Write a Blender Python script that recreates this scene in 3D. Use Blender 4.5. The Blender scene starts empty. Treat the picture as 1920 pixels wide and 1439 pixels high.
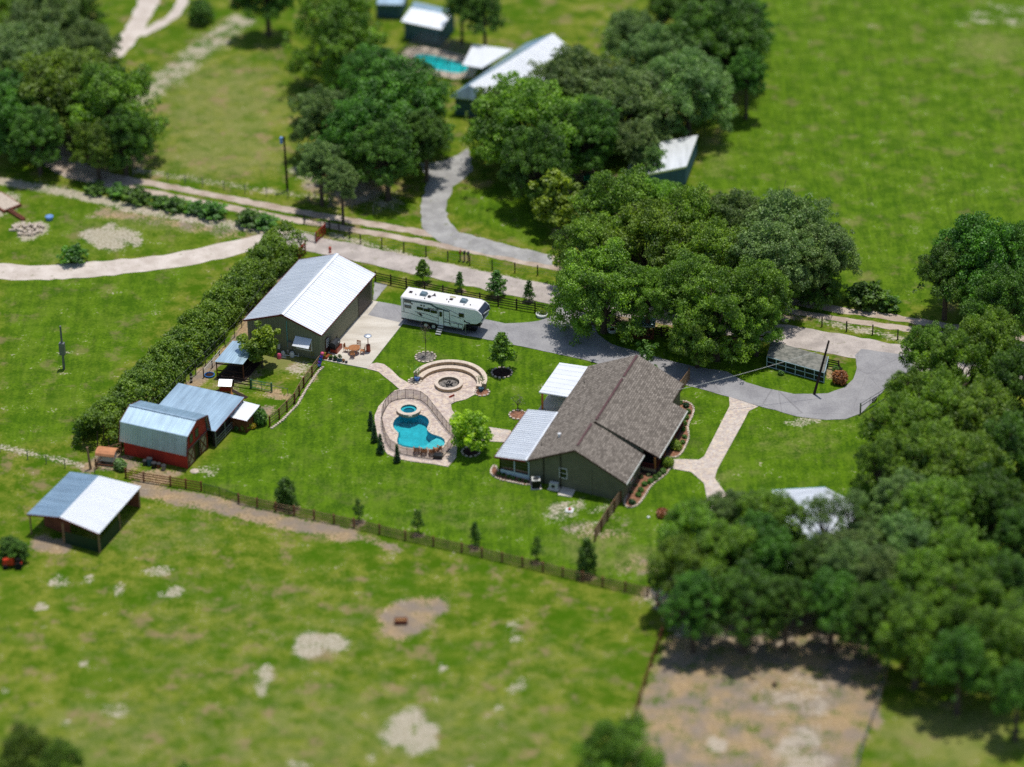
import bpy, bmesh, math, random
import numpy as np
from mathutils import Vector
sc = bpy.context.scene
COL = sc.collection
R = math.radians
# ------------------------------------------------------------------ camera, world, sun, exposure
FPX, PITCH, ROLL, HCAM, DCAM = 7000.0, 0.5385, -0.0165, 215.0, 359.9
cF = np.array([0, math.cos(PITCH), -math.sin(PITCH)]); cR0 = np.array([1., 0, 0]); cU0 = np.cross(cR0, cF)
cR = cR0*math.cos(ROLL)+cU0*math.sin(ROLL); cU = -cR0*math.sin(ROLL)+cU0*math.cos(ROLL)
cam_d = bpy.data.cameras.new('camera'); cam = bpy.data.objects.new('camera', cam_d); COL.objects.link(cam)
from mathutils import Matrix
mw = Matrix(((cR[0], cU[0], -cF[0], 0), (cR[1], cU[1], -cF[1], -DCAM), (cR[2], cU[2], -cF[2], HCAM), (0, 0, 0, 1)))
cam.matrix_world = mw
cam_d.sensor_width = 36; cam_d.lens = 36*FPX/1920; cam_d.clip_start = 5; cam_d.clip_end = 9000
cam_d.dof.use_dof = True; cam_d.dof.focus_distance = 422; cam_d.dof.aperture_fstop = 0.031; cam_d.dof.aperture_blades = 0
sc.camera = cam
w = bpy.data.worlds.new('World'); sc.world = w; w.use_nodes = True
SUN_EL, SUN_AZ = 79.0, 38.0            # azimuth clockwise from +y
nt = w.node_tree; sky = nt.nodes.new('ShaderNodeTexSky'); sky.sky_type = 'NISHITA'; sky.sun_disc = False
sky.sun_elevation = R(SUN_EL); sky.sun_rotation = R(SUN_AZ); sky.altitude = 100
bg = nt.nodes['Background']; nt.links.new(sky.outputs[0], bg.inputs[0]); bg.inputs[1].default_value = 0.15
sd = bpy.data.lights.new('sun', 'SUN'); sd.energy = 4.6; sd.angle = R(0.55); sd.color = (1, .965, .91)
so = bpy.data.objects.new('sun', sd); COL.objects.link(so)
sv = Vector((math.cos(R(SUN_EL))*math.sin(R(SUN_AZ)), math.cos(R(SUN_EL))*math.cos(R(SUN_AZ)), math.sin(R(SUN_EL))))
so.rotation_euler = sv.to_track_quat('Z', 'Y').to_euler(); so.location = (0, 0, 300)
sc.view_settings.view_transform = 'Standard'; sc.view_settings.look = 'None'
sc.view_settings.exposure = -0.62; sc.view_settings.gamma = 1
sc.cycles.use_denoising = False; sc.cycles.max_bounces = 8; sc.cycles.transparent_max_bounces = 24
sc.cycles.diffuse_bounces = 3; sc.cycles.glossy_bounces = 3

# ------------------------------------------------------------------ survey helper: where a sight line meets height z
def G(px, py, z=0.):
    d = cF+cR*(px-960)/FPX-cU*(py-719.5)/FPX
    t = (z-HCAM)/d[2]
    return Vector((d[0]*t, d[1]*t-DCAM, z))
def PM(py):                              # pixels per metre across, for ground seen at that row
    p = G(960, py); return FPX/math.sqrt((p.y+DCAM)**2+HCAM**2)
def GG(l, z=0.): return [G(x, y, z) for x, y in l]

# ------------------------------------------------------------------ materials
def lin(c): return tuple((x/12.92 if x <= .04045 else ((x+.055)/1.055)**2.4) for x in [v/255 for v in c])
class NT:
    def __init__(s, name):
        s.m = bpy.data.materials.new(name); s.m.use_nodes = True; s.t = s.m.node_tree
        s.b = s.t.nodes['Principled BSDF']; s.out = s.t.nodes['Material Output']
    def n(s, ty, props=None, **ins):
        x = s.t.nodes.new('ShaderNode'+ty)
        for k, v in (props or {}).items(): setattr(x, k, v)
        for k, v in ins.items():
            key = int(k[1:]) if k[0] == 'i' and k[1:].isdigit() else k.replace('_', ' ')
            s.set(x.inputs[key], v)
        return x
    def set(s, inp, v):
        if hasattr(v, 'is_output') or isinstance(v, bpy.types.NodeSocket): s.t.links.new(v, inp)
        else:
            if inp.type == 'RGBA' and len(v) == 3: v = (*v, 1)
            inp.default_value = v
    def math(s, op, a, b=0., c=None, clamp=False):
        x = s.n('Math', {'operation': op, 'use_clamp': clamp}, i0=a, i1=b)
        if c is not None: s.set(x.inputs[2], c)
        return x.outputs[0]
    def mix(s, f, a, b, mode='MIX'):
        x = s.n('Mix', {'data_type': 'RGBA', 'blend_type': mode})
        s.set(x.inputs[0], f); s.set(x.inputs[6], a); s.set(x.inputs[7], b); return x.outputs[2]
    def co(s, kind='Object'): return s.n('TexCoord').outputs[kind]
    def noise(s, sc_, det=4., vec=None, rough=.55, dist=0.):
        x = s.n('TexNoise', Scale=sc_, Detail=det, Roughness=rough, Distortion=dist)
        if vec is not None: s.set(x.inputs['Vector'], vec)
        return x.outputs[0]
    def ramp(s, f, lo, hi):              # smooth 0..1 between lo and hi
        x = s.n('MapRange', {'interpolation_type': 'SMOOTHSTEP'}); s.set(x.inputs[0], f)
        x.inputs[1].default_value = lo; x.inputs[2].default_value = hi; return x.outputs[0]
    def bump(s, h, st=.3, d=.05):
        x = s.n('Bump', Strength=st, Distance=d, Height=h); s.t.links.new(x.outputs[0], s.b.inputs['Normal'])
    def fin(s, col=None, rough=.8, metal=0., spec=.3):
        if col is not None: s.set(s.b.inputs['Base Color'], col)
        s.set(s.b.inputs['Roughness'], rough); s.b.inputs['Metallic'].default_value = metal
        s.b.inputs['Specular IOR Level'].default_value = spec
        return s.m
def mat(name, c, rough=.7, metal=0., var=.16, vs=1.5, bump=0., bs=20., spec=.3):
    k = NT(name); c = lin(c); co = k.co()
    n1 = k.noise(vs, 4, co); n2 = k.noise(vs*9, 3, co)
    f = k.math('ADD', k.math('MULTIPLY', n1, .65), k.math('MULTIPLY', n2, .35))
    lo = tuple(v*(1-var*1.6) for v in c); hi = tuple(min(1, v*(1+var*1.3)) for v in c)
    col = k.mix(k.ramp(f, .3, .7), lo, hi)
    if bump: k.bump(k.noise(bs, 3, co), bump)
    r = k.math('ADD', rough-.08, k.math('MULTIPLY', n1, .16))
    return k.fin(col, r, metal, spec)
def metal_mat(name, c, rough=.42, streak=.12, metal=.85):   # galvanised sheet, weathered in streaks down the slope
    k = NT(name); c = lin(c); uv = k.co('UV')
    mp = k.n('Mapping', Vector=uv, Scale=(1.4, .12, 1)).outputs[0]
    n1 = k.noise(1.2, 5, mp); n2 = k.noise(.5, 3, uv)
    sh = k.n('TexBrick', {'offset': 0.}, Vector=uv, Scale=1., Color1=(.45, .45, .45, 1), Color2=(.62, .62, .62, 1), Mortar=(.5, .5, .5, 1), Mortar_Size=0.004, Brick_Width=.95, Row_Height=3.2).outputs[0]
    f = k.math('ADD', k.math('MULTIPLY', n1, .5), k.math('ADD', k.math('MULTIPLY', n2, .3), k.math('MULTIPLY', sh, .3)))
    col = k.mix(k.ramp(f, .35, .72), tuple(v*(1-streak) for v in c), tuple(min(1, v*(1+streak)) for v in c))
    return k.fin(col, k.math('ADD', rough-.1, k.math('MULTIPLY', n1, .2)), metal, .5)
M_ = {}
M_['galv'] = metal_mat('galvanised_sheet', (242, 245, 248), .56, .07, .86)
M_['galv_blue'] = metal_mat('aged_galvanised_sheet', (192, 216, 230), .45, .18, .82)
M_['white_metal'] = metal_mat('white_painted_sheet', (238, 241, 244), .45, .06, .0)
M_['olive_siding'] = mat('olive_steel_siding', (136, 137, 114), .55, var=.06, spec=.4)
M_['olive_dark'] = mat('olive_stucco', (116, 116, 94), .9, var=.1, bump=.3, bs=40)
M_['brown_trim'] = mat('dark_brown_trim', (74, 44, 40), .6, var=.15)
M_['red_trim'] = mat('dark_red_trim', (112, 48, 44), .6, var=.1)
M_['barn_red'] = mat('barn_red_paint', (186, 60, 44), .75, var=.14, vs=1.2)
M_['white'] = mat('white_paint', (232, 233, 232), .5, var=.04)
M_['offwhite'] = mat('off_white_paint', (214, 214, 206), .6, var=.06)
M_['black'] = mat('black_metal', (28, 28, 30), .45, var=.2)
M_['grey'] = mat('grey_metal', (128, 130, 130), .45, .3, var=.12)
M_['dgrey'] = mat('dark_grey_plastic', (58, 60, 62), .5, var=.12)
M_['wood_dark'] = mat('dark_stained_wood', (52, 38, 34), .8, var=.25, vs=3)
M_['wood_brown'] = mat('brown_stained_wood', (118, 70, 46), .8, var=.25, vs=3)
M_['wood_tan'] = mat('weathered_tan_wood', (160, 128, 100), .85, var=.22, vs=3)
M_['cedar'] = mat('cedar_board', (176, 116, 66), .75, var=.22, vs=3)
M_['teak'] = mat('teak_wood', (176, 118, 74), .6, var=.2, vs=4)
M_['gate_red'] = mat('red_gate_paint', (158, 48, 34), .6, var=.15)
M_['green_tube'] = mat('green_tube_metal', (84, 128, 100), .5, .2, var=.15)
M_['tan_canvas'] = mat('tan_plank_door', (176, 160, 128), .8, var=.25, vs=4)
M_['glass'] = mat('dark_window_glass', (18, 24, 30), .08, var=.3, spec=.8)
M_['screen_dark'] = mat('dark_window_screen', (22, 30, 34), .35, var=.3, spec=.4)
M_['bark'] = mat('grey_bark', (96, 84, 72), .95, var=.3, vs=5, bump=.6, bs=12)
M_['mulch'] = mat('dark_mulch', (58, 38, 32), 1., var=.45, vs=7, bump=.8, bs=14)
M_['red_mulch'] = mat('pine_straw_mulch', (152, 108, 84), 1., var=.4, vs=6, bump=.8, bs=14)
M_['pebble'] = mat('pale_edging_stone', (206, 190, 172), .85, var=.3, vs=5, bump=.4, bs=9)
M_['stone_tan'] = mat('tan_block_stone', (176, 154, 122), .85, var=.32, vs=4, bump=.5, bs=10)
M_['coping'] = mat('cream_coping_stone', (224, 206, 186), .75, var=.14, vs=4, bump=.2, bs=12)
M_['charcoal'] = mat('ash_and_charcoal', (122, 116, 108), .95, var=.7, vs=4, bump=.8, bs=8)
M_['rv_white'] = mat('rv_roof_membrane', (243, 240, 238), .6, var=.04)
M_['rv_body'] = mat('rv_gelcoat', (244, 248, 248), .3, var=.04, spec=.5)
M_['rv_grey'] = mat('rv_grey_panel', (112, 132, 142), .35, var=.08, spec=.5)
M_['rv_dark'] = mat('rv_dark_graphic', (52, 38, 44), .4, var=.1)
M_['tyre'] = mat('tyre_rubber', (26, 26, 28), .85, var=.2)
M_['copper'] = mat('copper_brown_enamel', (150, 74, 56), .35, .3, var=.1)
M_['chrome'] = mat('polished_steel', (225, 228, 232), .45, .8, var=.05)
M_['blue'] = mat('blue_plastic', (40, 104, 168), .4, var=.1)
M_['bluegrey'] = mat('blue_grey_siding', (70, 104, 120), .7, var=.12)
M_['purple'] = mat('purple_glaze', (112, 74, 190), .3, var=.2)
M_['pink'] = mat('pink_glaze', (226, 96, 130), .3, var=.2)
M_['sky_glaze'] = mat('pale_blue_glaze', (120, 160, 220), .3, var=.2)
M_['terracotta'] = mat('terracotta', (156, 78, 50), .8, var=.15)
M_['turq'] = mat('turquoise_trim', (110, 190, 196), .5, var=.08)
M_['green_plastic'] = mat('green_plastic', (30, 122, 84), .5, var=.1)
M_['orange'] = mat('orange_red_paint', (206, 62, 34), .5, var=.12)
M_['hay'] = mat('hay_bale', (188, 150, 96), 1., var=.3, vs=6, bump=.6)
M_['brick_brown'] = mat('brown_block', (134, 80, 60), .9, var=.2)
M_['fence_mesh'] = None
M_['plaster'] = mat('pool_plaster', (150, 216, 218), .6, var=.16, vs=.9)
M_['plaster_wall'] = mat('shaded_pool_plaster', (88, 164, 188), .5, var=.15, vs=3)  # plaster in a darker blue, shadow band of the far wall put into the colour
M_['concrete'] = None
def special():
    # shingles
    k = NT('brown_shingles'); uv = k.co('UV')
    br = k.n('TexBrick', {'offset': .5}, Vector=uv, Color1=(*lin((164, 154, 143)), 1), Color2=(*lin((102, 95, 88)), 1), Mortar=(*lin((62, 56, 54)), 1), Scale=1., Mortar_Size=.03, Mortar_Smooth=.3, Bias=0., Brick_Width=.44, Row_Height=.25)
    n = k.noise(1.1, 5, uv); n2 = k.noise(14, 3, uv)
    c = k.mix(k.math('MULTIPLY', k.ramp(n, .35, .7), .35), br.outputs[0], lin((128, 120, 110))); c = k.mix(k.math('MULTIPLY', k.ramp(n2, .4, .7), .4), c, lin((170, 158, 142)))
    k.bump(br.outputs[1], .4, .03); M_['shingle'] = k.fin(c, .95, spec=.1)
    # tumbled pavers
    for nm, a, b_, mo in (('pavers', (230, 214, 200), (190, 170, 158), (170, 150, 138)), ('path_pavers', (224, 212, 200), (198, 184, 172), (172, 158, 146))):
        k = NT(nm); uv = k.co('UV')
        br = k.n('TexBrick', {'offset': .37}, Vector=uv, Color1=(*lin(a), 1), Color2=(*lin(b_), 1), Mortar=(*lin(mo), 1), Scale=1., Mortar_Size=.012, Bias=-.1, Brick_Width=.34, Row_Height=.24)
        vo = k.n('TexVoronoi', Vector=uv, Scale=3.6).outputs[1]
        hs = k.n('SeparateColor', Color=vo).outputs[0]
        c = k.mix(k.math('MULTIPLY', k.ramp(hs, .55, .95), .6), br.outputs[0], lin((238, 216, 186)))
        c = k.mix(k.math('MULTIPLY', k.ramp(hs, .35, .02), .5), c, lin((190, 168, 160)))
        c = k.mix(k.math('MULTIPLY', k.ramp(k.noise(.6, 4, uv), .45, .75), .35), c, lin((176, 158, 146)))
        k.bump(br.outputs[1], .25, .02); M_[nm] = k.fin(c, .85, spec=.2)
    # concrete slab
    k = NT('concrete_slab'); uv = k.co('UV')
    mp = k.n('Mapping', Vector=uv, Rotation=(0, 0, R(22)), Scale=(.22, .9, 1)).outputs[0]
    f = k.math('ADD', k.math('MULTIPLY', k.noise(1., 5, mp), .6), k.math('MULTIPLY', k.noise(7, 4, uv), .4))
    c = k.mix(k.ramp(f, .35, .68), lin((196, 186, 170)), lin((234, 226, 212)))
    M_['concrete'] = k.fin(c, .85, spec=.2)
    # asphalt
    k = NT('worn_asphalt'); co = k.co()
    f = k.math('ADD', k.math('MULTIPLY', k.noise(.35, 5, co), .5), k.math('MULTIPLY', k.noise(9, 4, co), .5))
    c = k.mix(k.ramp(f, .32, .68), lin((138, 136, 138)), lin((176, 174, 173)))
    cr = k.n('TexVoronoi', {'feature': 'DISTANCE_TO_EDGE'}, Vector=k.n('Mapping', Vector=co, Scale=(.16, .1, 1)).outputs[0], Scale=1.).outputs[0]
    c = k.mix(k.math('MULTIPLY', k.ramp(cr, .006, .0), .45), c, lin((104, 100, 100)))
    c = k.mix(k.math('MULTIPLY', k.ramp(k.noise(.9, 5, co), .6, .8), .35), c, lin((188, 184, 180)))
    k.bump(k.noise(30, 2, co), .3, .02); M_['asphalt'] = k.fin(c, .9, spec=.25)
    # gravel/dirt road
    for nm, a, b_, g in (('gravel_road', (168, 158, 150), (212, 200, 190), .1), ('dirt_track', (170, 150, 132), (214, 198, 182), .0), ('pale_sand', (196, 182, 168), (232, 220, 208), 0.), ('grey_gravel', (148, 146, 144), (190, 188, 184), 0.)):
        k = NT(nm+'_surface'); co = k.co()
        f = k.math('ADD', k.math('MULTIPLY', k.noise(.5, 6, co), .6), k.math('MULTIPLY', k.noise(8, 4, co), .4))
        c = k.mix(k.ramp(f, .34, .68), lin(a), lin(b_))
        gr = k.ramp(k.noise(1.1, 6, co, .65), .6, .68)
        c = k.mix(k.math('MULTIPLY', gr, .55), c, lin((112, 118, 62)))
        k.bump(k.noise(14, 3, co), .4, .04); M_[nm] = k.fin(c, .95, spec=.1)
    # see-through fence mesh
    for nm, cc, al, sz in (('fence_mesh', (54, 44, 42), .45, .0), ('cage_mesh', (30, 44, 44), .3, 0)):
        k = NT(nm); k.fin(lin(cc), .8)
        tr = k.n('BsdfTransparent'); mx = k.n('MixShader', i0=al)
        k.t.links.new(tr.outputs[0], mx.inputs[1]); k.t.links.new(k.b.outputs[0], mx.inputs[2]); k.t.links.new(mx.outputs[0], k.out.inputs[0])
        M_[nm] = k.m
    # water: tinted clear sheet with a fresnel gloss
    k = NT('pool_water'); co = k.co()
    h = k.noise(2.2, 4, co, .6); bm = k.n('Bump', Strength=.35, Distance=.06, Height=h)
    tr = k.n('BsdfTransparent', Color=(.30, .80, .86, 1)); gl = k.n('BsdfGlossy', Roughness=.06, Normal=bm.outputs[0])
    fr = k.n('Fresnel', IOR=1.33, Normal=bm.outputs[0]); mx = k.n('MixShader', i0=fr.outputs[0])
    k.t.links.new(tr.outputs[0], mx.inputs[1]); k.t.links.new(gl.outputs[0], mx.inputs[2]); k.t.links.new(mx.outputs[0], k.out.inputs[0])
    M_['water'] = k.m
    # shade cloth
    k = NT('shade_cloth'); co = k.co()
    c = k.mix(k.ramp(k.noise(1.6, 5, co, .7), .35, .65), lin((104, 106, 98)), lin((150, 148, 138)))
    M_['shade'] = k.fin(c, .95, spec=.1)
special()
def leaf_mat(name, dark, light, tr=.32, hue=.026):
    k = NT(name)
    at = k.n('Attribute', {'attribute_name': 'v'}).outputs[0]; r = k.n('SeparateColor', Color=at)
    oi = k.n('ObjectInfo').outputs['Random']
    n1 = k.noise(.45, 3, k.co())
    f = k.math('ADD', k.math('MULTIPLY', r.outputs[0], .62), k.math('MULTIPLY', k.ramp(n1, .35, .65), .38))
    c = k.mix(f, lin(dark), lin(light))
    hs = k.n('HueSaturation', Hue=k.math('ADD', .5-hue/2, k.math('MULTIPLY', oi, hue)), Saturation=k.math('ADD', .86, k.math('MULTIPLY', r.outputs[1], .3)), Value=k.math('ADD', .82, k.math('MULTIPLY', oi, .38)), Color=c)
    df = k.n('BsdfDiffuse', Color=hs.outputs[0]); tl = k.n('BsdfTranslucent', Color=hs.outputs[0]); gl = k.n('BsdfGlossy', Roughness=.55, Color=(1, 1, 1, 1))
    m1 = k.n('MixShader', i0=tr); k.t.links.new(df.outputs[0], m1.inputs[1]); k.t.links.new(tl.outputs[0], m1.inputs[2])
    m2 = k.n('MixShader', i0=.035); k.t.links.new(m1.outputs[0], m2.inputs[1]); k.t.links.new(gl.outputs[0], m2.inputs[2])
    k.t.links.new(m2.outputs[0], k.out.inputs[0]); return k.m
L_ = dict(oak=leaf_mat('oak_leaves', (48, 88, 16), (164, 204, 60)), oakd=leaf_mat('dark_oak_leaves', (40, 80, 22), (128, 178, 58)),
          oakg=leaf_mat('grey_green_leaves', (66, 100, 46), (164, 196, 104)), pine=leaf_mat('pine_needles', (48, 84, 22), (122, 160, 46)),
          lime=leaf_mat('lime_leaves', (110, 156, 8), (214, 240, 44), .4), hedge=leaf_mat('hedge_leaves', (56, 104, 18), (150, 190, 50)),
          cyp=leaf_mat('cypress_leaves', (24, 54, 28), (70, 112, 56), .2), shrub=leaf_mat('shrub_leaves', (54, 98, 30), (126, 172, 62)),
          bare=leaf_mat('dry_twigs', (110, 98, 86), (150, 136, 120), .1), rust=leaf_mat('rust_leaves', (140, 84, 44), (206, 142, 88)),
          yellow=leaf_mat('yellow_flowers', (130, 140, 20), (240, 200, 20)), olive=leaf_mat('olive_leaves', (86, 100, 60), (148, 160, 104)),
          ylw=leaf_mat('yellow_green_leaves', (84, 122, 16), (174, 200, 48), .35))

# ------------------------------------------------------------------ mesh building and object bookkeeping
class MB:
    def __init__(s): s.v = []; s.f = []; s.mi = []
    def add(s, vs, fs, mi=0):
        o = len(s.v); s.v += [Vector(x) for x in vs]; s.f += [[i+o for i in f] for f in fs]; s.mi += [mi]*len(fs); return s
    def prism(s, poly, z0, z1, mi=0, top=None):       # poly anticlockwise or not, both work
        n = len(poly); a = sum(poly[i][0]*poly[(i+1) % n][1]-poly[(i+1) % n][0]*poly[i][1] for i in range(n))
        if a < 0: poly = poly[::-1]
        vs = [(p[0], p[1], z0) for p in poly]+[(p[0], p[1], z1) for p in poly]
        s.add(vs, [[i, (i+1) % n, n+(i+1) % n, n+i] for i in range(n)]+[list(range(n))[::-1]], mi)
        s.add([(p[0], p[1], z1) for p in poly], [list(range(n))], mi if top is None else top); return s
    def hexa(s, b, t, mi=0, top=None):                # bottom quad, top quad, both anticlockwise seen from above
        vs = list(b)+list(t)
        s.add(vs, [[3, 2, 1, 0], [0, 1, 5, 4], [1, 2, 6, 5], [2, 3, 7, 6], [3, 0, 4, 7]], mi)
        s.add(list(t), [[0, 1, 2, 3]], mi if top is None else top); return s
    def slab(s, q, th=.12, mi=0, top=None):           # roof sheet: quad q (top face), thickness down
        q = [Vector(p) for p in q]; n = (q[1]-q[0]).cross(q[2]-q[0])
        if n.z < 0: q = q[::-1]
        return s.hexa([p-Vector((0, 0, th)) for p in q], q, mi, top)
    def box(s, c, d, az=0., mi=0):                    # c centre of base, d=(x,y,z) size, az clockwise turn in degrees
        ca, sa = math.cos(-R(az)), math.sin(-R(az)); c = Vector(c)
        def q(x, y, z): return c+Vector((x*ca-y*sa, x*sa+y*ca, z))
        x, y, z = d[0]/2, d[1]/2, d[2]
        return s.hexa([q(-x, -y, 0), q(x, -y, 0), q(x, y, 0), q(-x, y, 0)], [q(-x, -y, z), q(x, -y, z), q(x, y, z), q(-x, y, z)], mi)
    def beam(s, a, b, w_, h, mi=0):                   # bar from a to b
        a, b = Vector(a), Vector(b); d = (b-a).normalized(); up = Vector((0, 0, 1))
        if abs(d.z) > .95: up = Vector((1, 0, 0))
        x = d.cross(up).normalized()*w_/2; y = x.normalized().cross(d)*h/2
        q = [a-x-y, a+x-y, a+x+y, a-x+y]; r = [p+(b-a) for p in q]
        return s.add(q+r, [[3, 2, 1, 0], [4, 5, 6, 7], [0, 1, 5, 4], [1, 2, 6, 5], [2, 3, 7, 6], [3, 0, 4, 7]][:], mi)
    def tube(s, pts, rs, n=8, mi=0, cap=True):
        pts = [Vector(p) for p in pts]; rs = rs if hasattr(rs, '__len__') else [rs]*len(pts); vs = []
        for i, p in enumerate(pts):
            d = (pts[min(i+1, len(pts)-1)]-pts[max(i-1, 0)]).normalized()
            up = Vector((0, 0, 1)) if abs(d.z) < .9 else Vector((1, 0, 0)); x = d.cross(up).normalized(); y = x.cross(d)
            vs += [p+(x*math.cos(2*math.pi*k/n)+y*math.sin(2*math.pi*k/n))*rs[i] for k in range(n)]
        fs = [[i*n+k, i*n+(k+1) % n, (i+1)*n+(k+1) % n, (i+1)*n+k] for i in range(len(pts)-1) for k in range(n)]
        if cap: fs += [list(range(n))[::-1], [(len(pts)-1)*n+k for k in range(n)]]
        return s.add(vs, fs, mi)
    def lathe(s, c, prof, n=20, mi=0):                # prof list of (r,z)
        c = Vector(c); vs = [c+Vector((r*math.cos(2*math.pi*k/n), r*math.sin(2*math.pi*k/n), z)) for r, z in prof for k in range(n)]
        fs = [[i*n+k, i*n+(k+1) % n, (i+1)*n+(k+1) % n, (i+1)*n+k] for i in range(len(prof)-1) for k in range(n)]
        return s.add(vs, fs, mi)
    def ball(s, c, r, n=12, mi=0, sq=1.):
        return s.lathe(c, [(max(1e-3, r*math.sin(math.pi*i/8)), -r*sq*math.cos(math.pi*i/8)) for i in range(9)], n, mi)
    def build(s, name, mats, parent=None, smooth=False, at=None):
        mats = mats if isinstance(mats, (list, tuple)) else [mats]
        off = Vector(at) if at is not None else (Vector(parent['_o']) if parent is not None else Vector((0, 0, 0)))
        me = bpy.data.meshes.new(name); me.from_pydata([tuple(v-off) for v in s.v], [], s.f)
        for m in mats: me.materials.append(m)
        me.polygons.foreach_set('material_index', s.mi)
        if smooth: me.polygons.foreach_set('use_smooth', [True]*len(s.f))
        uvl = me.uv_layers.new(name='UVMap').data
        for p in me.polygons:                          # metres: u level, v up the slope
            n = p.normal
            u = Vector((-n.y, n.x, 0)) if n.x*n.x+n.y*n.y > 1e-3 else Vector((1, 0, 0))
            u.normalize(); v = n.cross(u)
            for li in p.loop_indices:
                c = me.vertices[me.loops[li].vertex_index].co; uvl[li].uv = (c.dot(u), c.dot(v))
        me.update()
        o = bpy.data.objects.new(name, me); COL.objects.link(o)
        if parent is not None: o.parent = parent; o['_o'] = tuple(parent['_o'])
        else:
            o.location = off; o['_o'] = tuple(off)
        return o
def tag(o, label, cat, group=None):
    o['label'] = label; o['category'] = cat
    if group: o['group'] = group
    return o
def thing(name, loc, label, cat, group=None):
    o = bpy.data.objects.new(name, None); COL.objects.link(o); o.empty_display_size = .3
    o.location = loc; o['_o'] = tuple(loc); return tag(o, label, cat, group)
def struct(o): o['kind'] = 'structure'; return o
def dup(root, loc, rotz=0., scale=1., label=None, group=None):
    r = root.copy(); COL.objects.link(r); r.location = loc; r.rotation_euler = (0, 0, rotz)
    r.scale = scale if hasattr(scale, '__len__') else (scale,)*3; r['_o'] = tuple(loc)
    if label: r['label'] = label
    if group: r['group'] = group
    for ch in list(root.children):
        c = ch.copy(); COL.objects.link(c); c.parent = r
        for g in ch.children:
            d = g.copy(); COL.objects.link(d); d.parent = c
    return r
class Fr:                                              # a local plan: u along azimuth au, v along azimuth av
    def __init__(s, o, au, av): s.o = Vector((o[0], o[1], 0)); s.u = Vector((math.sin(R(au)), math.cos(R(au)), 0)); s.v = Vector((math.sin(R(av)), math.cos(R(av)), 0)); s.au = au; s.av = av
    def p(s, a, b, z=0.): return s.o+s.u*a+s.v*b+Vector((0, 0, z))
def part(name, m, parent, fn, smooth=False):
    b = MB(); fn(b); return b.build(name, m, parent, smooth)
rnd = random.Random(7)

# ------------------------------------------------------------------ the ground
POOL_PX = [(690,835),(655,848),(620,872),(595,900),(580,940),(585,975),(605,1005),(632,1030),(643,1050),(638,1080),(628,1110),(627,1140),(640,1170),(690,1195),(760,1208),(830,1216),(900,1222),(980,1225),(1060,1222),(1120,1205),(1155,1180),(1168,1150),(1160,1115),(1130,1090),(1080,1072),(1030,1058),(990,1035),(966,1008),(965,985),(978,955),(988,920),(978,885),(950,858),(905,838),(850,828),(770,828)]
POOL = [G(640+x/6, 640+y/6) for x, y in POOL_PX]
def inside(poly, x, y):
    c = np.zeros(np.shape(x), bool); n = len(poly)
    for i in range(n):
        x0, y0 = poly[i][0], poly[i][1]; x1, y1 = poly[(i+1) % n][0], poly[(i+1) % n][1]
        if y0 == y1: continue
        c ^= ((y0 > y) != (y1 > y)) & (x < (x1-x0)*(y-y0)/(y1-y0)+x0)
    return c
def axis(lo, hi, st):
    a = np.arange(lo, hi+.01, st); far = [15, 40, 100, 250, 600, 1500, 3500]
    return np.concatenate([lo-np.array(far[::-1]), a, hi+np.array(far)])
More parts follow.
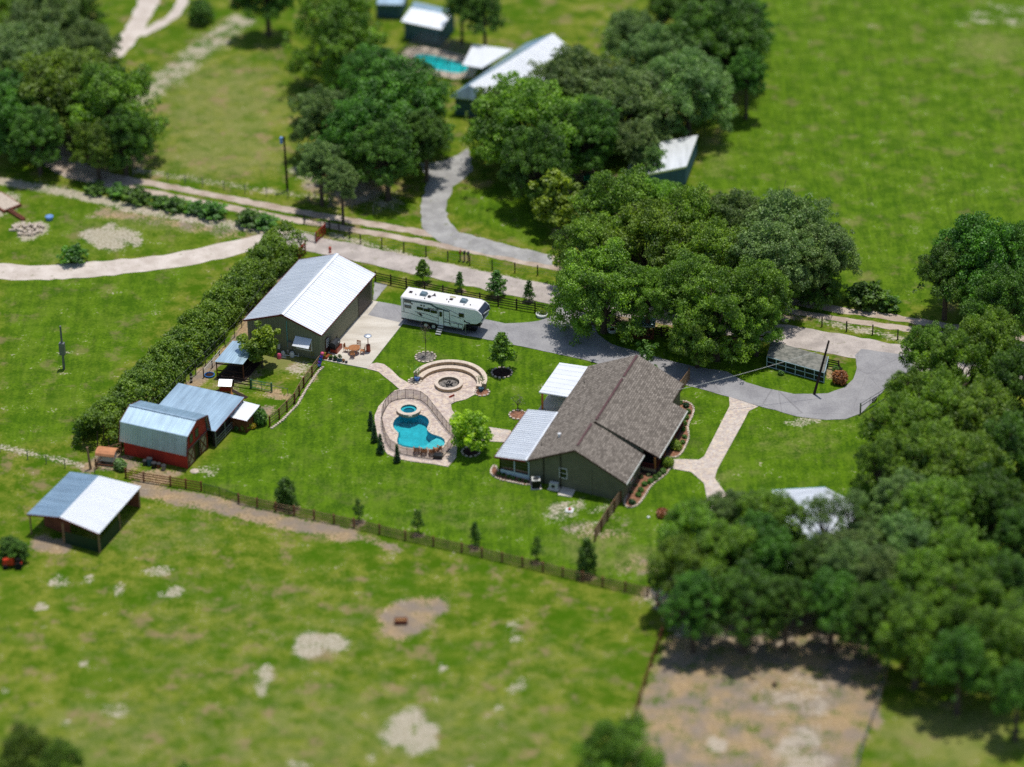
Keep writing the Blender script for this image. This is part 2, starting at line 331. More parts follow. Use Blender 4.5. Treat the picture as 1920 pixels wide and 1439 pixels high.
def ground():
    X, Y = np.meshgrid(axis(-82, 82, .5), axis(-84, 128, .5)); ny, nx = X.shape
    A = np.zeros((ny, nx, 4)); SC = 4/ .5
    def blob(ch, px, py, rx, ry, s):
        c = G(px, py); m = PM(py); rn = random.Random(int(px*13+py)); n = 1 if ch > 1 else 11
        for k in range(n):                          # a patch is a cluster of smaller uneven patches
            a, q, f_ = (0, 0, 1.) if n == 1 else (rn.uniform(0, 6.283), rn.random()**.6*.75, rn.uniform(.22, .6))
            ax, ay = rx/m, ry/m/.513; d = np.hypot((X-c.x-ax*q*math.cos(a))/(ax*f_), (Y-c.y-ay*q*math.sin(a))/(ay*f_))
            A[..., ch] = np.maximum(A[..., ch], s*rn.uniform(.8, 1.05)*np.clip(1.5-d, 0, 1))
    def path(ch, pts, wd, s):
        pts = GG(pts); D = np.full(X.shape, 1e9)
        for a, b in zip(pts[:-1], pts[1:]):
            dx, dy = b.x-a.x, b.y-a.y; t = np.clip(((X-a.x)*dx+(Y-a.y)*dy)/(dx*dx+dy*dy), 0, 1)
            D = np.minimum(D, np.hypot(X-a.x-t*dx, Y-a.y-t*dy))
        A[..., ch] = np.maximum(A[..., ch], s*np.clip(1.5-D/wd, 0, 1))
    def poly(ch, pts, s):
        m = inside(GG(pts), X, Y)*float(s)
        for _ in range(5): m[1:-1, 1:-1] = (m[1:-1, 1:-1]*2+m[:-2, 1:-1]+m[2:, 1:-1]+m[1:-1, :-2]+m[1:-1, 2:])/6
        A[..., ch] = np.maximum(A[..., ch], m)
    S, D_, DR, LW = 0, 1, 2, 3
    for b in [(598,1210,50,28,.95),(765,1370,58,36,1.),(500,1275,24,28,.62),(78,1138,14,9,.8),(110,1090,20,14,.7),(165,1085,12,8,.62),(222,1107,14,14,.62),(300,1070,30,10,.62),(318,1115,26,14,.75),(215,1330,32,10,.62),(125,1355,9,10,.8),(155,1245,10,7,.7),(82,1175,8,8,.62),(828,1248,9,8,.8),(975,1290,22,16,.58),(935,1325,9,7,.6),(960,1185,20,20,.58),(205,440,46,28,1.1),(50,430,32,20,1),(5,385,28,26,.9),(250,455,22,10,1.),(1056,958,34,18,.66),(1130,955,24,12,.5),(1500,790,40,10,.6),(1338,902,14,9,.56),(390,885,24,10,.56),(560,1440,26,10,.6),(1340,1400,20,14,1),(1500,1405,70,40,.7),(1090,945,10,12,.6),(565,695,34,20,.6),(1280,1180,30,12,.8),(1420,1190,80,30,.4),(1870,30,90,26,.4),(1500,1300,90,40,.45),(1110,990,36,14,.45),(118,662,12,5,.8),(700,1420,10,9,.6),(880,1440,8,8,.7),(940,1360,8,6,.7),(8,1295,10,9,.6),(760,1128,8,5,.5)]: blob(S, *b)
    for b in [(783,1158,62,36,1.1),(92,1022,36,18,1.),(470,770,40,16,.7),(585,700,20,18,.5),(660,360,90,36,.9),(1115,345,60,30,.8),(1115,995,60,20,.62),(1300,600,190,26,.8),(1420,1140,160,50,.9),(1160,980,26,18,.45),(1210,1060,60,22,.55),(500,1190,60,10,.3),(525,740,22,12,.75),(455,715,60,22,.55),(220,870,45,22,.95),(290,895,50,12,.95),(1290,1120,60,50,.8),(1560,700,14,14,1.),(100,270,60,40,.5),(1060,440,30,14,.6),(1540,640,60,10,.5),(330,860,20,8,.5),(1600,650,50,14,.35),(1620,1300,30,60,.9),(200,300,80,24,.6),(673,982,14,7,.9),(785,1005,14,7,.9),(891,1028,14,7,.9),(1006,1056,14,7,.9),(540,955,24,8,.9),(1101,1082,22,8,.8),(793,531,12,5,.8),(862,546,12,5,.8),(932,557,14,5,.8),(992,566,12,5,.9)]: blob(D_, *b)
    path(D_, [(255,915),(330,932),(450,958),(560,985),(650,1003)], 1.45, .95); path(D_, [(650,1003),(700,1015),(745,1030)], .8, .6)
    path(D_, [(1215,1112),(1300,1150)], 1.4, .7); path(S, [(1220,1112),(1250,1145)], 1.2, .6)
    poly(D_, [(1262,1178),(1330,1120),(1640,1195),(1658,1290),(1600,1460),(1178,1460),(1200,1300)], .78)
    path(S, [(620,440),(800,490),(1000,533),(1060,545)], .7, .6); path(S, [(0,340),(120,360),(250,392),(460,427),(545,440)], 1.0, .85)
    path(D_, [(200,395),(440,432),(520,445)], 2.2, .55); path(S, [(450,40),(370,100),(255,190)], 2.2, .6); path(S, [(560,320),(640,352),(740,382)], 2., .5)
    path(D_, [(165,880),(330,752),(440,645),(550,500)], .9, 1.); path(S, [(1540,600),(1640,625),(1730,645)], .8, .6)
    path(S, [(0,838),(60,850),(150,872)], .6, .6); path(S, [(260,320),(420,345),(620,375)], .8, .45); path(S,[(1380,580),(1460,600)],1.5,.5)
    for b in [(420,200,150,120,.5),(420,290,150,60,.55),(300,1000,160,60,.35),(500,1200,420,150,.32),(700,1380,500,120,.5),(1780,1380,160,60,.62),(200,1380,260,80,.5),(1850,90,90,50,.55),(1000,1250,200,70,.3),(300,420,200,30,.4),(120,480,70,30,.4),(520,660,80,40,.8),(430,720,60,20,.4),(660,920,260,40,.22),(900,960,200,40,.28),(1120,1030,120,40,.5),(1480,830,90,30,.35),(1380,890,60,20,.4),(1200,1050,70,40,.5),(330,650,40,60,.2),(1560,790,80,30,.3),(1250,1000,50,30,.25),(780,630,60,10,.2),(960,680,40,20,.25),(1340,290,40,60,.4),(700,900,40,20,.3)]: blob(DR, *b)
    poly(LW, [(345,905),(600,685),(690,560),(1042,560),(1100,600),(1660,700),(1640,960),(1215,1112),(760,1012)], 1.)
    poly(LW, [(0,525),(380,490),(130,830),(0,840)], .6); poly(LW, [(0,345),(460,430),(380,475),(0,500)], .45); poly(LW, [(840,395),(1010,470),(1040,370),(860,350)], .7)
    poly(LW, [(1300,-40),(1960,-40),(1960,580),(1500,570),(1300,330),(1420,150)], .62)
    for b in [(1200,200,300,200,.0)]: blob(LW, *b)
    gm = A.reshape(-1, 4)
    for _ in range(1):
        pass
    # soften the lawn edge one cell
    L = A[..., 3].copy(); A[1:-1, 1:-1, 3] = (L[1:-1, 1:-1]*2+L[:-2, 1:-1]+L[2:, 1:-1]+L[1:-1, :-2]+L[1:-1, 2:])/6
    me = bpy.data.meshes.new('ground'); z = np.zeros(X.size)
    co = np.stack([X.ravel(), Y.ravel(), z], 1)
    idx = np.arange(nx*ny).reshape(ny, nx); q = np.stack([idx[:-1, :-1], idx[:-1, 1:], idx[1:, 1:], idx[1:, :-1]], -1).reshape(-1, 4)
    # leave the pool basin open (the deck covers the cut)
    cx = co[q].mean(1); bad = np.zeros(len(q), bool)
    for dx in (-.3, 0, .3):
        for dy in (-.3, 0, .3): bad |= inside(POOL, cx[:, 0]+dx, cx[:, 1]+dy)
    q = q[~bad]
    me.vertices.add(len(co)); me.vertices.foreach_set('co', co.ravel())
    me.loops.add(q.size); me.loops.foreach_set('vertex_index', q.ravel().astype(np.int32))
    me.polygons.add(len(q)); me.polygons.foreach_set('loop_start', np.arange(0, q.size, 4, dtype=np.int32)); me.polygons.foreach_set('loop_total', np.full(len(q), 4, np.int32))
    me.update(); me.validate()
    at = me.color_attributes.new('gm', 'FLOAT_COLOR', 'POINT'); at.data.foreach_set('color', A.reshape(-1).astype(np.float32))
    k = NT('grassland'); co_ = k.co()
    s_ = k.n('Attribute', {'attribute_name': 'gm'}); sp = k.n('SeparateColor', Color=s_.outputs[0]); aS, aD, aR = sp.outputs[0], sp.outputs[1], sp.outputs[2]; aL = s_.outputs['Alpha']
    nb = k.noise(.055, 5, co_, .6); nm = k.noise(.42, 6, co_, .62); nf = k.noise(3.2, 5, co_, .7); nx_ = k.noise(17, 3, co_, .7)
    mp = k.n('Mapping', Vector=co_, Rotation=(0, 0, R(-24)), Scale=(1.6, .16, 1)).outputs[0]; ns = k.noise(1., 4, mp)
    # pasture
    f = k.math('ADD', k.math('MULTIPLY', nm, .55), k.math('ADD', k.math('MULTIPLY', nf, .3), k.math('MULTIPLY', nb, .15)))
    pas = k.mix(k.ramp(f, .42, .58), lin((72, 105, 2)), lin((128, 136, 46)))
    pas = k.mix(k.math('MULTIPLY', k.ramp(k.noise(.16, 5, co_, .6), .45, .6), .5), pas, lin((68, 108, 0)))
    # mown lawn
    f2 = k.math('ADD', k.math('MULTIPLY', nf, .4), k.math('ADD', k.math('MULTIPLY', ns, .25), k.math('MULTIPLY', nm, .35)))
    lw = k.mix(k.ramp(f2, .41, .59), lin((36, 78, 0)), lin((94, 130, 10)))
    lw = k.mix(k.math('MULTIPLY', k.ramp(nx_, .44, .62), .55), lw, lin((116, 142, 36)))
    lw = k.mix(k.math('MULTIPLY', k.ramp(k.noise(.23, 5, co_, .65), .5, .66), .4), lw, lin((112, 136, 40)))
    lf = k.math('ADD', aL, k.math('MULTIPLY', k.math('SUBTRACT', nm, .5), .5), clamp=True)
    g = k.mix(k.ramp(lf, .1, .8), pas, lw)
    # thatch
    dr = k.ramp(k.math('ADD', k.math('MULTIPLY', aR, .55), k.math('MULTIPLY', k.math('ADD', k.math('MULTIPLY', k.noise(.5, 5, co_, .65), .6), k.math('MULTIPLY', nf, .4)), .9)), .55, .85)
    g = k.mix(k.math('MULTIPLY', dr, .8), g, k.mix(nb, lin((148, 136, 92)), lin((140, 150, 74))))
    pk = k.ramp(k.noise(.28, 6, co_, .68), .53, .66)
    g = k.mix(k.math('MULTIPLY', pk, k.math('MULTIPLY', k.math('SUBTRACT', 1., k.math('MULTIPLY', aL, .85)), .6)), g, lin((162, 134, 104)))
    # bare soil, ragged
    def ragged(a, kx=2.7): return k.ramp(k.math('ADD', a, k.math('MULTIPLY', k.math('SUBTRACT', k.math('ADD', k.math('MULTIPLY', nm, .5), k.math('MULTIPLY', nf, .5)), .5), kx*1.5)), .34, .78)
    dc = k.mix(k.ramp(nf, .35, .65), lin((156, 128, 98)), lin((200, 172, 132))); dc = k.mix(k.ramp(k.noise(.3, 5, co_, .6), .35, .65), dc, lin((150, 134, 122)))
    g = k.mix(k.math('MULTIPLY', ragged(aD), .92), g, dc)
    sc_ = k.mix(k.ramp(nf, .35, .65), lin((168, 154, 130)), lin((214, 202, 184)))
    g = k.mix(k.math('MULTIPLY', ragged(aS), .84), g, sc_)
    # seed heads and small litter
    vo = k.n('TexVoronoi', Vector=co_, Scale=1.3).outputs[0]
    g = k.mix(k.math('MULTIPLY', k.ramp(vo, .10, .05), k.math('MULTIPLY', k.ramp(nm, .5, .62), .5)), g, lin((204, 204, 160)))
    k.bump(k.math('ADD', k.math('MULTIPLY', nf, .5), k.math('MULTIPLY', nx_, .5)), .55, .12)
    me.materials.append(k.fin(g, .95, spec=.12))
    o = bpy.data.objects.new('ground', me); COL.objects.link(o); struct(o)
ground()

# ------------------------------------------------------------------ sheets: roads, drives, paths
def resample(pts, st, closed):
    out = []; n = len(pts)
    for i in range(n if closed else n-1):
        a, b = pts[i], pts[(i+1) % n]; m = max(1, int((b-a).length/st))
        out += [a.lerp(b, j/m) for j in range(m)]
    if not closed: out.append(pts[-1])
    return out
def smooth(pts, it=1, closed=True):
    for _ in range(it):
        q = []
        n = len(pts)
        for i in range(n if closed else n-1):
            a, b = pts[i], pts[(i+1) % n]; q += [a.lerp(b, .25), a.lerp(b, .75)]
        if not closed: q = [pts[0]]+q+[pts[-1]]
        pts = q
    return pts
def fill(name, loops, z, m, jit=0., th=0., seed=1):
    rn = random.Random(seed); bm = bmesh.new()
    for lp in loops:
        vs = [bm.verts.new((p.x+rn.uniform(-jit, jit), p.y+rn.uniform(-jit, jit), z)) for p in lp]
        for i in range(len(vs)): bm.edges.new((vs[i], vs[(i+1) % len(vs)]))
    bmesh.ops.triangle_fill(bm, use_beauty=True, use_dissolve=False, edges=bm.edges[:])
    for f in bm.faces:
        if f.normal.z < 0: f.normal_flip()
    b = MB(); idx = {v: i for i, v in enumerate(bm.verts)}
    b.add([v.co.copy() for v in bm.verts], [[idx[v] for v in f.verts] for f in bm.faces])
    if th:
        for e in bm.edges:
            if len(e.link_faces) == 1:
                f = e.link_faces[0]; vs = list(f.verts); i = vs.index(e.verts[0]); a, c = (e.verts[0], e.verts[1]) if vs[(i+1) % 3] == e.verts[1] else (e.verts[1], e.verts[0])
                b.add([a.co.copy(), c.co.copy(), c.co-Vector((0, 0, th)), a.co-Vector((0, 0, th))], [[1, 0, 3, 2]])
    bm.free(); return b.build(name, m)
def ribbon(b, pts, wd, z, jit=.12, seed=3, wd2=None):
    rn = random.Random(seed); P = resample(smooth(pts, 2, False), .7, False); L = []; Rr = []
    for i, p in enumerate(P):
        d = (P[min(i+1, len(P)-1)]-P[max(0, i-1)]); d.z = 0; d.normalize(); n = Vector((-d.y, d.x, 0))
        ww = wd if wd2 is None else wd+(wd2-wd)*i/(len(P)-1)
        L.append(p+n*(ww/2+rn.uniform(-jit, jit))); Rr.append(p-n*(ww/2+rn.uniform(-jit, jit)))
    vs = [Vector((p.x, p.y, z)) for p in L+Rr]; n = len(P)
    b.add(vs, [[n+i, n+i+1, i+1, i] for i in range(n-1)])
def offs(pts, d):
    out = []
    for i, p in enumerate(pts):
        t = pts[min(i+1, len(pts)-1)]-pts[max(0, i-1)]; t.z = 0; t.normalize(); out.append(p+Vector((-t.y, t.x, 0))*d)
    return out
TRACK = GG([(225,344),(270,350),(350,365),(450,385),(560,406),(650,421),(750,438),(850,455),(950,476),(1030,492),(1150,514),(1300,542),(1450,570),(1520,581),(1600,594),(1700,608),(1800,625),(1930,645),(2300,710)])
b = MB(); ribbon(b, offs(TRACK, 1.05), 1.35, .012, .16, 1); ribbon(b, offs(TRACK, -1.05), 1.2, .012, .16, 2); struct(b.build('dirt_track', M_['dirt_track']))
b = MB(); ribbon(b, GG([(60,225),(72,262),(100,295),(150,325),(225,344),(262,352)]), 4.6, .02, .25, 5, 3.6); struct(b.build('shaded_dirt_road', M_['dirt_track']))
b = MB(); ribbon(b, GG([(535,442),(600,462),(640,468),(700,482),(800,503),(900,525),(1000,546),(1060,558),(1200,582),(1350,608),(1500,633),(1620,655),(1720,675),(1930,712),(2300,780)]), 3.5, .028, .14, 6, 5.4); struct(b.build('gravel_road', M_['gravel_road']))
b = MB(); ribbon(b, GG([(-420,470),(-200,495),(-20,508),(60,513),(150,507),(220,502),(300,493),(380,480),(450,462),(535,442)]), 4.2, .02, .2, 7, 3.4); struct(b.build('sandy_drive', M_['pale_sand']))
b = MB(); ribbon(b, GG([(330,-110),(286,-12),(262,40),(235,82),(213,106)]), 3.4, .02, .2, 8, 2.4); ribbon(b, GG([(345,-8),(335,22),(300,48),(262,66)]), 1.6, .024, .2, 9); struct(b.build('sandy_road', M_['pale_sand']))
struct(fill('neighbour_drive', [resample(GG([(788,308),(830,303),(878,280),(888,320),(850,350),(836,383),(840,413),(860,435),(940,457),(1035,480),(1035,498),(900,474),(830,456),(795,432),(788,393),(800,345)]), .8, True)], .016, M_['grey_gravel'], .18))
ASPH = [(700,570),(709,566),(752,574),(850,590),(914,600),(948,607),(977,606),(1008,603),(1030,596),(1041,580),(1040,566),(1052,556),(1090,562),(1102,580),(1108,600),(1121,627),(1146,646),(1194,660),(1237,672),(1300,688),(1362,697),(1400,718),(1435,728),(1489,740),(1552,738),(1584,727),(1600,712),(1607,690),(1604,667),(1615,655),(1708,668),(1712,690),(1690,712),(1660,730),(1614,776),(1584,787),(1549,788),(1495,782),(1454,770),(1421,762),(1367,745),(1292,724),(1180,700),(1091,674),(966,648),(929,640),(756,608),(690,593)]
struct(fill('asphalt_driveway', [resample(GG(ASPH), .9, True)], .04, M_['asphalt'], .05))
struct(fill('gravel_pad', [resample(GG([(702,529),(727,535),(704,563),(700,563)]), .8, True)], .03, M_['grey_gravel'], .05))
struct(fill('concrete_patio', [GG([(604,676),(689,692.5),(756,607.5),(690,592.5),(709,567),(697.5,564.5),(613,664)])], .10, M_['concrete'], 0, .1))
Z3 = lambda l: [(640+x/6, 640+y/6) for x, y in l]
FIRE = G(841.5, 717.5, .45); FIRE.z = 0
def circ(c, r, n=64, a0=0., a1=360.): return [Vector((c.x+r*math.cos(R(a0+(a1-a0)*i/n)), c.y+r*math.sin(R(a0+(a1-a0)*i/n)), 0)) for i in range(n+(a1-a0 != 360))]
deck_px = Z3([(320,262),(400,248),(480,263),(560,322),(650,412),(760,478),(835,492)])
deck2_px = Z3([(1545,520),(1510,600),(1400,660),(1290,685),(1232,715),(1245,780),(1300,850),(1335,920),(1320,990),(1300,1120),(1300,1250),(1290,1315),(1200,1418),(1020,1385),(820,1362),(640,1330),(520,1275),(440,1180),(405,1060),(375,900),(375,840),(420,735),(500,650),(600,560),(655,545),(635,530),(575,475),(480,402),(420,350),(360,332),(292,318)])
c0 = [p for p in circ(FIRE, 3.45, 80) ]
a_s = math.degrees(math.atan2(G(*deck_px[-1]).y-FIRE.y, G(*deck_px[-1]).x-FIRE.x)); a_e = math.degrees(math.atan2(G(*deck2_px[0]).y-FIRE.y, G(*deck2_px[0]).x-FIRE.x))
a_s += 360*(a_s < 0)
arc = circ(FIRE, 3.45, 40, a_s, a_e)
outer = GG(deck_px)+arc+GG(deck2_px)
struct(fill('pool_deck', [resample(outer, .6, True), POOL], .07, M_['pavers'], 0.0, .07))
struct(fill('paver_walk', [GG([(903,800),(957,808),(972,832),(875,826),(866,812)])], .075, M_['path_pavers'], 0, .07))
FP = [(1367,745),(1422,763),(1404,772),(1395,790),(1345,881),(1340,898),(1360,925),(1400,960),(1330,960),(1320,907),(1296,886),(1262,880),(1258,862),(1285,862),(1310,863),(1320,857),(1368,762)]
struct(fill('front_path', [GG(FP)], .06, M_['path_pavers'], 0, .05))

# ------------------------------------------------------------------ buildings
def ribs(b, q, sp, w_=.05, h=.04, mi=0):     # standing ribs running from edge q0q1 (low) to q3q2 (high)
    q = [Vector(p) for p in q]; L = (q[1]-q[0]).length; n = int(L/sp)
    nr = (q[1]-q[0]).cross(q[3]-q[0]).normalized(); nr = nr if nr.z > 0 else -nr
    for i in range(n+1):
        t = (i+.5)/(n+1); a = q[0].lerp(q[1], t); c = q[3].lerp(q[2], t)
        b.beam(a+nr*h/2, c+nr*h/2, w_, h, mi)
def wallribs(b, p0, p1, z0, ztop, sp, out, mi=0, w_=.05, d=.03):  # ztop: function of t
    p0, p1 = Vector(p0), Vector(p1); L = (p1-p0).length; n = int(L/sp); out = Vector(out)
    for i in range(1, n):
        t = i/n; p = p0.lerp(p1, t)+out*d/2; b.beam(Vector((p.x, p.y, z0)), Vector((p.x, p.y, ztop(t))), w_, d, mi)
def window(parent, c, right, w_, h, out, frame=M_['white'], glass=M_['glass'], mull=(1, 1), name='window', fw=.07):
    c, right, out = Vector(c), Vector(right).normalized(), Vector(out).normalized(); up = Vector((0, 0, 1)); b = MB()
    def bar(a0, a1, z0, z1, d=.06):
        q = [c+right*x+up*z for x, z in ((a0, z0), (a1, z0), (a1, z1), (a0, z1))]
        b.add([p+out*.01 for p in q]+[p+out*d for p in q], [[4, 5, 6, 7], [0, 1, 5, 4], [1, 2, 6, 5], [2, 3, 7, 6], [3, 0, 4, 7], [3, 2, 1, 0]])
    bar(-w_/2, w_/2, 0, fw); bar(-w_/2, w_/2, h-fw, h); bar(-w_/2, -w_/2+fw, fw, h-fw); bar(w_/2-fw, w_/2, fw, h-fw)
    for i in range(1, mull[0]): x = -w_/2+w_*i/mull[0]; bar(x-fw/2, x+fw/2, fw, h-fw, .055)
    for i in range(1, mull[1]): z = h*i/mull[1]; bar(-w_/2+fw, w_/2-fw, z-fw/2.5, z+fw/2.5, .05)
    o = b.build(name, frame, parent); g = MB()
    q = [c+right*x+up*z+out*.03 for x, z in ((-w_/2+fw, fw), (w_/2-fw, fw), (w_/2-fw, h-fw), (-w_/2+fw, h-fw))]
    g.add(q, [[0, 1, 2, 3]]); g.build('pane', glass, o); return o

# --- the workshop
W = Fr(G(602.5, 676)[:2], 22.45, 112.6); WL, WW, ZE, ZR = 14.55, 9.15, 3.62, 5.25
t = thing('metal_workshop', W.p(0, -WW/2, 0), 'large olive green metal workshop with a bright ribbed gable roof beside the concrete patio', 'building')
def f(b):
    p = [W.p(0, -WW), W.p(0, 0), W.p(WL, 0), W.p(WL, -WW)]
    b.add([p[0], p[1], p[1]+Vector((0, 0, ZE)), W.p(0, -WW/2, ZR-.06), p[0]+Vector((0, 0, ZE))], [[0, 1, 2, 3, 4]])
    b.add([p[1], p[2], p[2]+Vector((0, 0, ZE)), p[1]+Vector((0, 0, ZE))], [[0, 1, 2, 3]])
    b.add([p[2], p[3], p[3]+Vector((0, 0, ZE)), W.p(WL, -WW/2, ZR-.06), p[2]+Vector((0, 0, ZE))], [[0, 1, 2, 3, 4]])
    b.add([p[3], p[0], p[0]+Vector((0, 0, ZE)), p[3]+Vector((0, 0, ZE))], [[0, 1, 2, 3]])
    zt = lambda t: ZE+(ZR-.1-ZE)*(1-abs(t-.5)*2)
    wallribs(b, p[0], p[1], 0, zt, .3, -W.u); wallribs(b, p[1], p[2], 0, lambda t: ZE, .3, W.v)
part('wall', M_['olive_siding'], t, f)
ov = .32; ze = ZE-.1
ql = [W.p(WL+ov, -WW-ov, ze), W.p(-ov, -WW-ov, ze), W.p(-ov, -WW/2, ZR), W.p(WL+ov, -WW/2, ZR)]
qr = [W.p(-ov, ov, ze), W.p(WL+ov, ov, ze), W.p(WL+ov, -WW/2, ZR), W.p(-ov, -WW/2, ZR)]
def f(b): b.slab(ql, .06); ribs(b, ql, .46)
r1 = part('roof', M_['galv'], t, f)
def f(b): b.slab(qr, .06); ribs(b, qr, .46, .07, .05)
part('roof', M_['galv'], t, f)
def f(b):
    for s_ in (-1, 1):
        e = -WW/2+s_*.28; b.slab([W.p(-ov-.01, -WW/2, ZR+.075), W.p(WL+ov+.01, -WW/2, ZR+.075), W.p(WL+ov+.01, e, ZR-.02+.02), W.p(-ov-.01, e, ZR)], .03)
    b.build('ridge_cap', M_['galv'], t)
b = MB(); f(b)
def f(b):
    for a in (-ov-.03, WL+ov+.03):
        for y0, y1 in ((-WW-ov, -WW/2), (ov, -WW/2)): b.beam(W.p(a, y0, ze-.07), W.p(a, y1, ZR-.07), .05, .18)
    b.beam(W.p(-ov, ov+.03, ze-.06), W.p(WL+ov, ov+.03, ze-.06), .05, .14); b.beam(W.p(-ov, -WW-ov-.03, ze-.06), W.p(WL+ov, -WW-ov-.03, ze-.06), .05, .14)
part('trim', M_['red_trim'], t, f)
def f(b):
    q = [W.p(a, .05, z) for a, z in ((10.4, .02), (13.9, .02), (13.9, 3.25), (10.4, 3.25))]
    b.add(q, [[0, 1, 2, 3]])
    for i in range(13): z = .25*(i+.5); b.beam(W.p(10.4, .06, z), W.p(13.9, .06, z), .03, .03)
part('roll_door', mat('brown_roll_door', (104, 94, 86), .5, .2, var=.06), t, f)
def f(b): b.hexa([W.p(1.15, .01), W.p(2.1, .01), W.p(2.1, .06), W.p(1.15, .06)][::-1], [W.p(1.15, .01, 2.1), W.p(2.1, .01, 2.1), W.p(2.1, .06, 2.1), W.p(1.15, .06, 2.1)][::-1])
d_ = part('door', M_['brown_trim'], t, f); window(d_, W.p(1.6, .06, .95), W.u, .62, 1.0, W.v, mull=(2, 3), name='door_window', fw=.045)
window(t, W.p(0, -2.05, .95), W.v, 1.95, 1.25, -W.u, mull=(2, 1), fw=.11)
def f(b):
    q = [W.p(-1.05, -3.1, 1.85), W.p(-1.05, -1.05, 1.85), W.p(-.04, -1.05, 2.6), W.p(-.04, -3.1, 2.6)]
    b.slab(q, .04); ribs(b, q, .22, .04, .03); b.beam(W.p(-1.0, -3.05, 1.8), W.p(-.05, -3.05, 1.6), .04, .04); b.beam(W.p(-1.0, -1.1, 1.8), W.p(-.05, -1.1, 1.6), .04, .04)
part('awning', M_['galv'], t, f)
def f(b): b.hexa([W.p(-.03, -4.05, .85), W.p(-.25, -4.05, .85), W.p(-.25, -3.5, .85), W.p(-.03, -3.5, .85)][::-1], [W.p(-.03, -4.05, 1.75), W.p(-.25, -4.05, 1.75), W.p(-.25, -3.5, 1.75), W.p(-.03, -3.5, 1.75)][::-1]); b.tube([W.p(-.1, -3.8, 0), W.p(-.1, -3.8, .85)], .04)
part('electric_box', M_['grey'], t, f)
part('conduit', M_['turq'], t, lambda b: b.tube([W.p(-.06, -4.15, .9), W.p(-.06, -4.15, 4.15), W.p(-.06, -4.1, 4.3)], .035))
def f(b): b.box(W.p(-.18, -5.2, .55), (.28, .2, .55), 22)
part('meter', M_['offwhite'], t, f)

# --- the house
H = Fr((G(984.3, 864.3, 2.6)[0], G(984.3, 864.3, 2.6)[1]), 20, 115)
t = thing('ranch_house', H.p(8, 5.5, 0), 'olive ranch house with a brown shingle gable roof and two bright metal patio covers', 'house')
hz = lambda b_: 2.6+.4786*b_ if b_ <= 5.85 else 5.4-(b_-5.85)*(2.75/5.95)
def f(b):
    w0, w1, a0 = .35, 11.35, .4
    b.add([H.p(a0, w0), H.p(a0, w1), H.p(a0, w1, hz(w1)-.1), H.p(a0, 5.85, 5.26), H.p(a0, w0, hz(w0)-.1)], [[0, 1, 2, 3, 4]])
    b.add([H.p(a0, w1), H.p(6.4, w1), H.p(6.4, w1, hz(w1)-.1), H.p(a0, w1, hz(w1)-.1)], [[0, 1, 2, 3]])
    b.add([H.p(6.4, w1), H.p(6.4, 9.8), H.p(6.4, 9.8, 3.5), H.p(6.4, w1, 2.7)], [[0, 1, 2, 3]])
    b.add([H.p(6.4, 9.8), H.p(17, 9.8), H.p(17, 9.8, 3.7), H.p(6.4, 9.8, 3.7)], [[0, 1, 2, 3]])
    b.add([H.p(17, 9.8), H.p(17, w1), H.p(17, w1, 3.0), H.p(17, 9.8, 3.6)], [[0, 1, 2, 3]])
    b.add([H.p(17, w1), H.p(20.6, w1), H.p(20.6, w1, 2.95), H.p(17, w1, 2.95)], [[0, 1, 2, 3]])
    b.add([H.p(20.5, w1), H.p(20.5, w0), H.p(20.5, w0, 2.6), H.p(20.5, 6.15, 5.4), H.p(20.5, w1, 3.0)], [[0, 1, 2, 3, 4]])
    b.add([H.p(20.6, w0), H.p(a0, w0), H.p(a0, w0, 2.65), H.p(20.6, w0, 2.65)], [[0, 1, 2, 3]])
part('wall', M_['olive_dark'], t, f)
sm = [M_['brown_trim'], M_['shingle']]
def f(b): b.slab([H.p(0, 0, 2.6), H.p(20.95, 0, 2.6), H.p(20.8, 6.15, 5.545), H.p(5.9, 6.15, 5.545), H.p(5.9, 5.85, 5.4), H.p(0, 5.85, 5.4)][:0] or [H.p(0, 0, 2.6), H.p(20.95, 0, 2.6), H.p(20.9, 5.85, 5.4), H.p(0, 5.85, 5.4)], .2, 0, 1); b.slab([H.p(6.0, 5.85, 5.4), H.p(20.9, 5.85, 5.4), H.p(20.88, 6.15, 5.545), H.p(6.0, 6.15, 5.545)], .2, 0, 1)
r_back = part('roof', sm, t, f)
part('roof', sm, t, lambda b: b.slab([H.p(0, 11.8, 2.65), H.p(6.1, 11.8, 2.65), H.p(6.1, 5.86, 5.395), H.p(0, 5.86, 5.395)], .2, 0, 1))
ms = (5.545-2.3)/(13.35-6.15); mz = lambda b_: 5.545-(b_-6.15)*ms
def f(b):
    b.slab([H.p(6.0, 6.16, 5.54), H.p(20.88, 6.16, 5.54), H.p(20.9, 11.65, mz(11.65)), H.p(6.55, 11.65, mz(11.65))], .2, 0, 1)
    b.slab([H.p(6.55, 11.651, mz(11.651)), H.p(16.75, 11.651, mz(11.651)), H.p(16.95, 13.35, 2.3), H.p(6.75, 13.35, 2.3)], .2, 0, 1)
r_main = part('roof', sm, t, f)
def f(b):
    b.beam(H.p(.9, 5.85, 5.45), H.p(5.6, 5.85, 5.45), .24, .06); b.beam(H.p(6.3, 6.15, 5.6), H.p(15.4, 6.15, 5.6), .24, .06); b.beam(H.p(15.9, 6.15, 5.6), H.p(20.6, 6.15, 5.6), .24, .06)
part('ridge_vent', mat('purple_brown_ridge_vent', (98, 70, 70), .7), r_main, f)
def f(b):
    b.beam(H.p(-.02, 11.86, 2.55), H.p(6.1, 11.86, 2.55), .1, .14); b.beam(H.p(6.75, 13.41, 2.2), H.p(16.95, 13.41, 2.2), .1, .14)
part('gutter', M_['offwhite'], t, f)
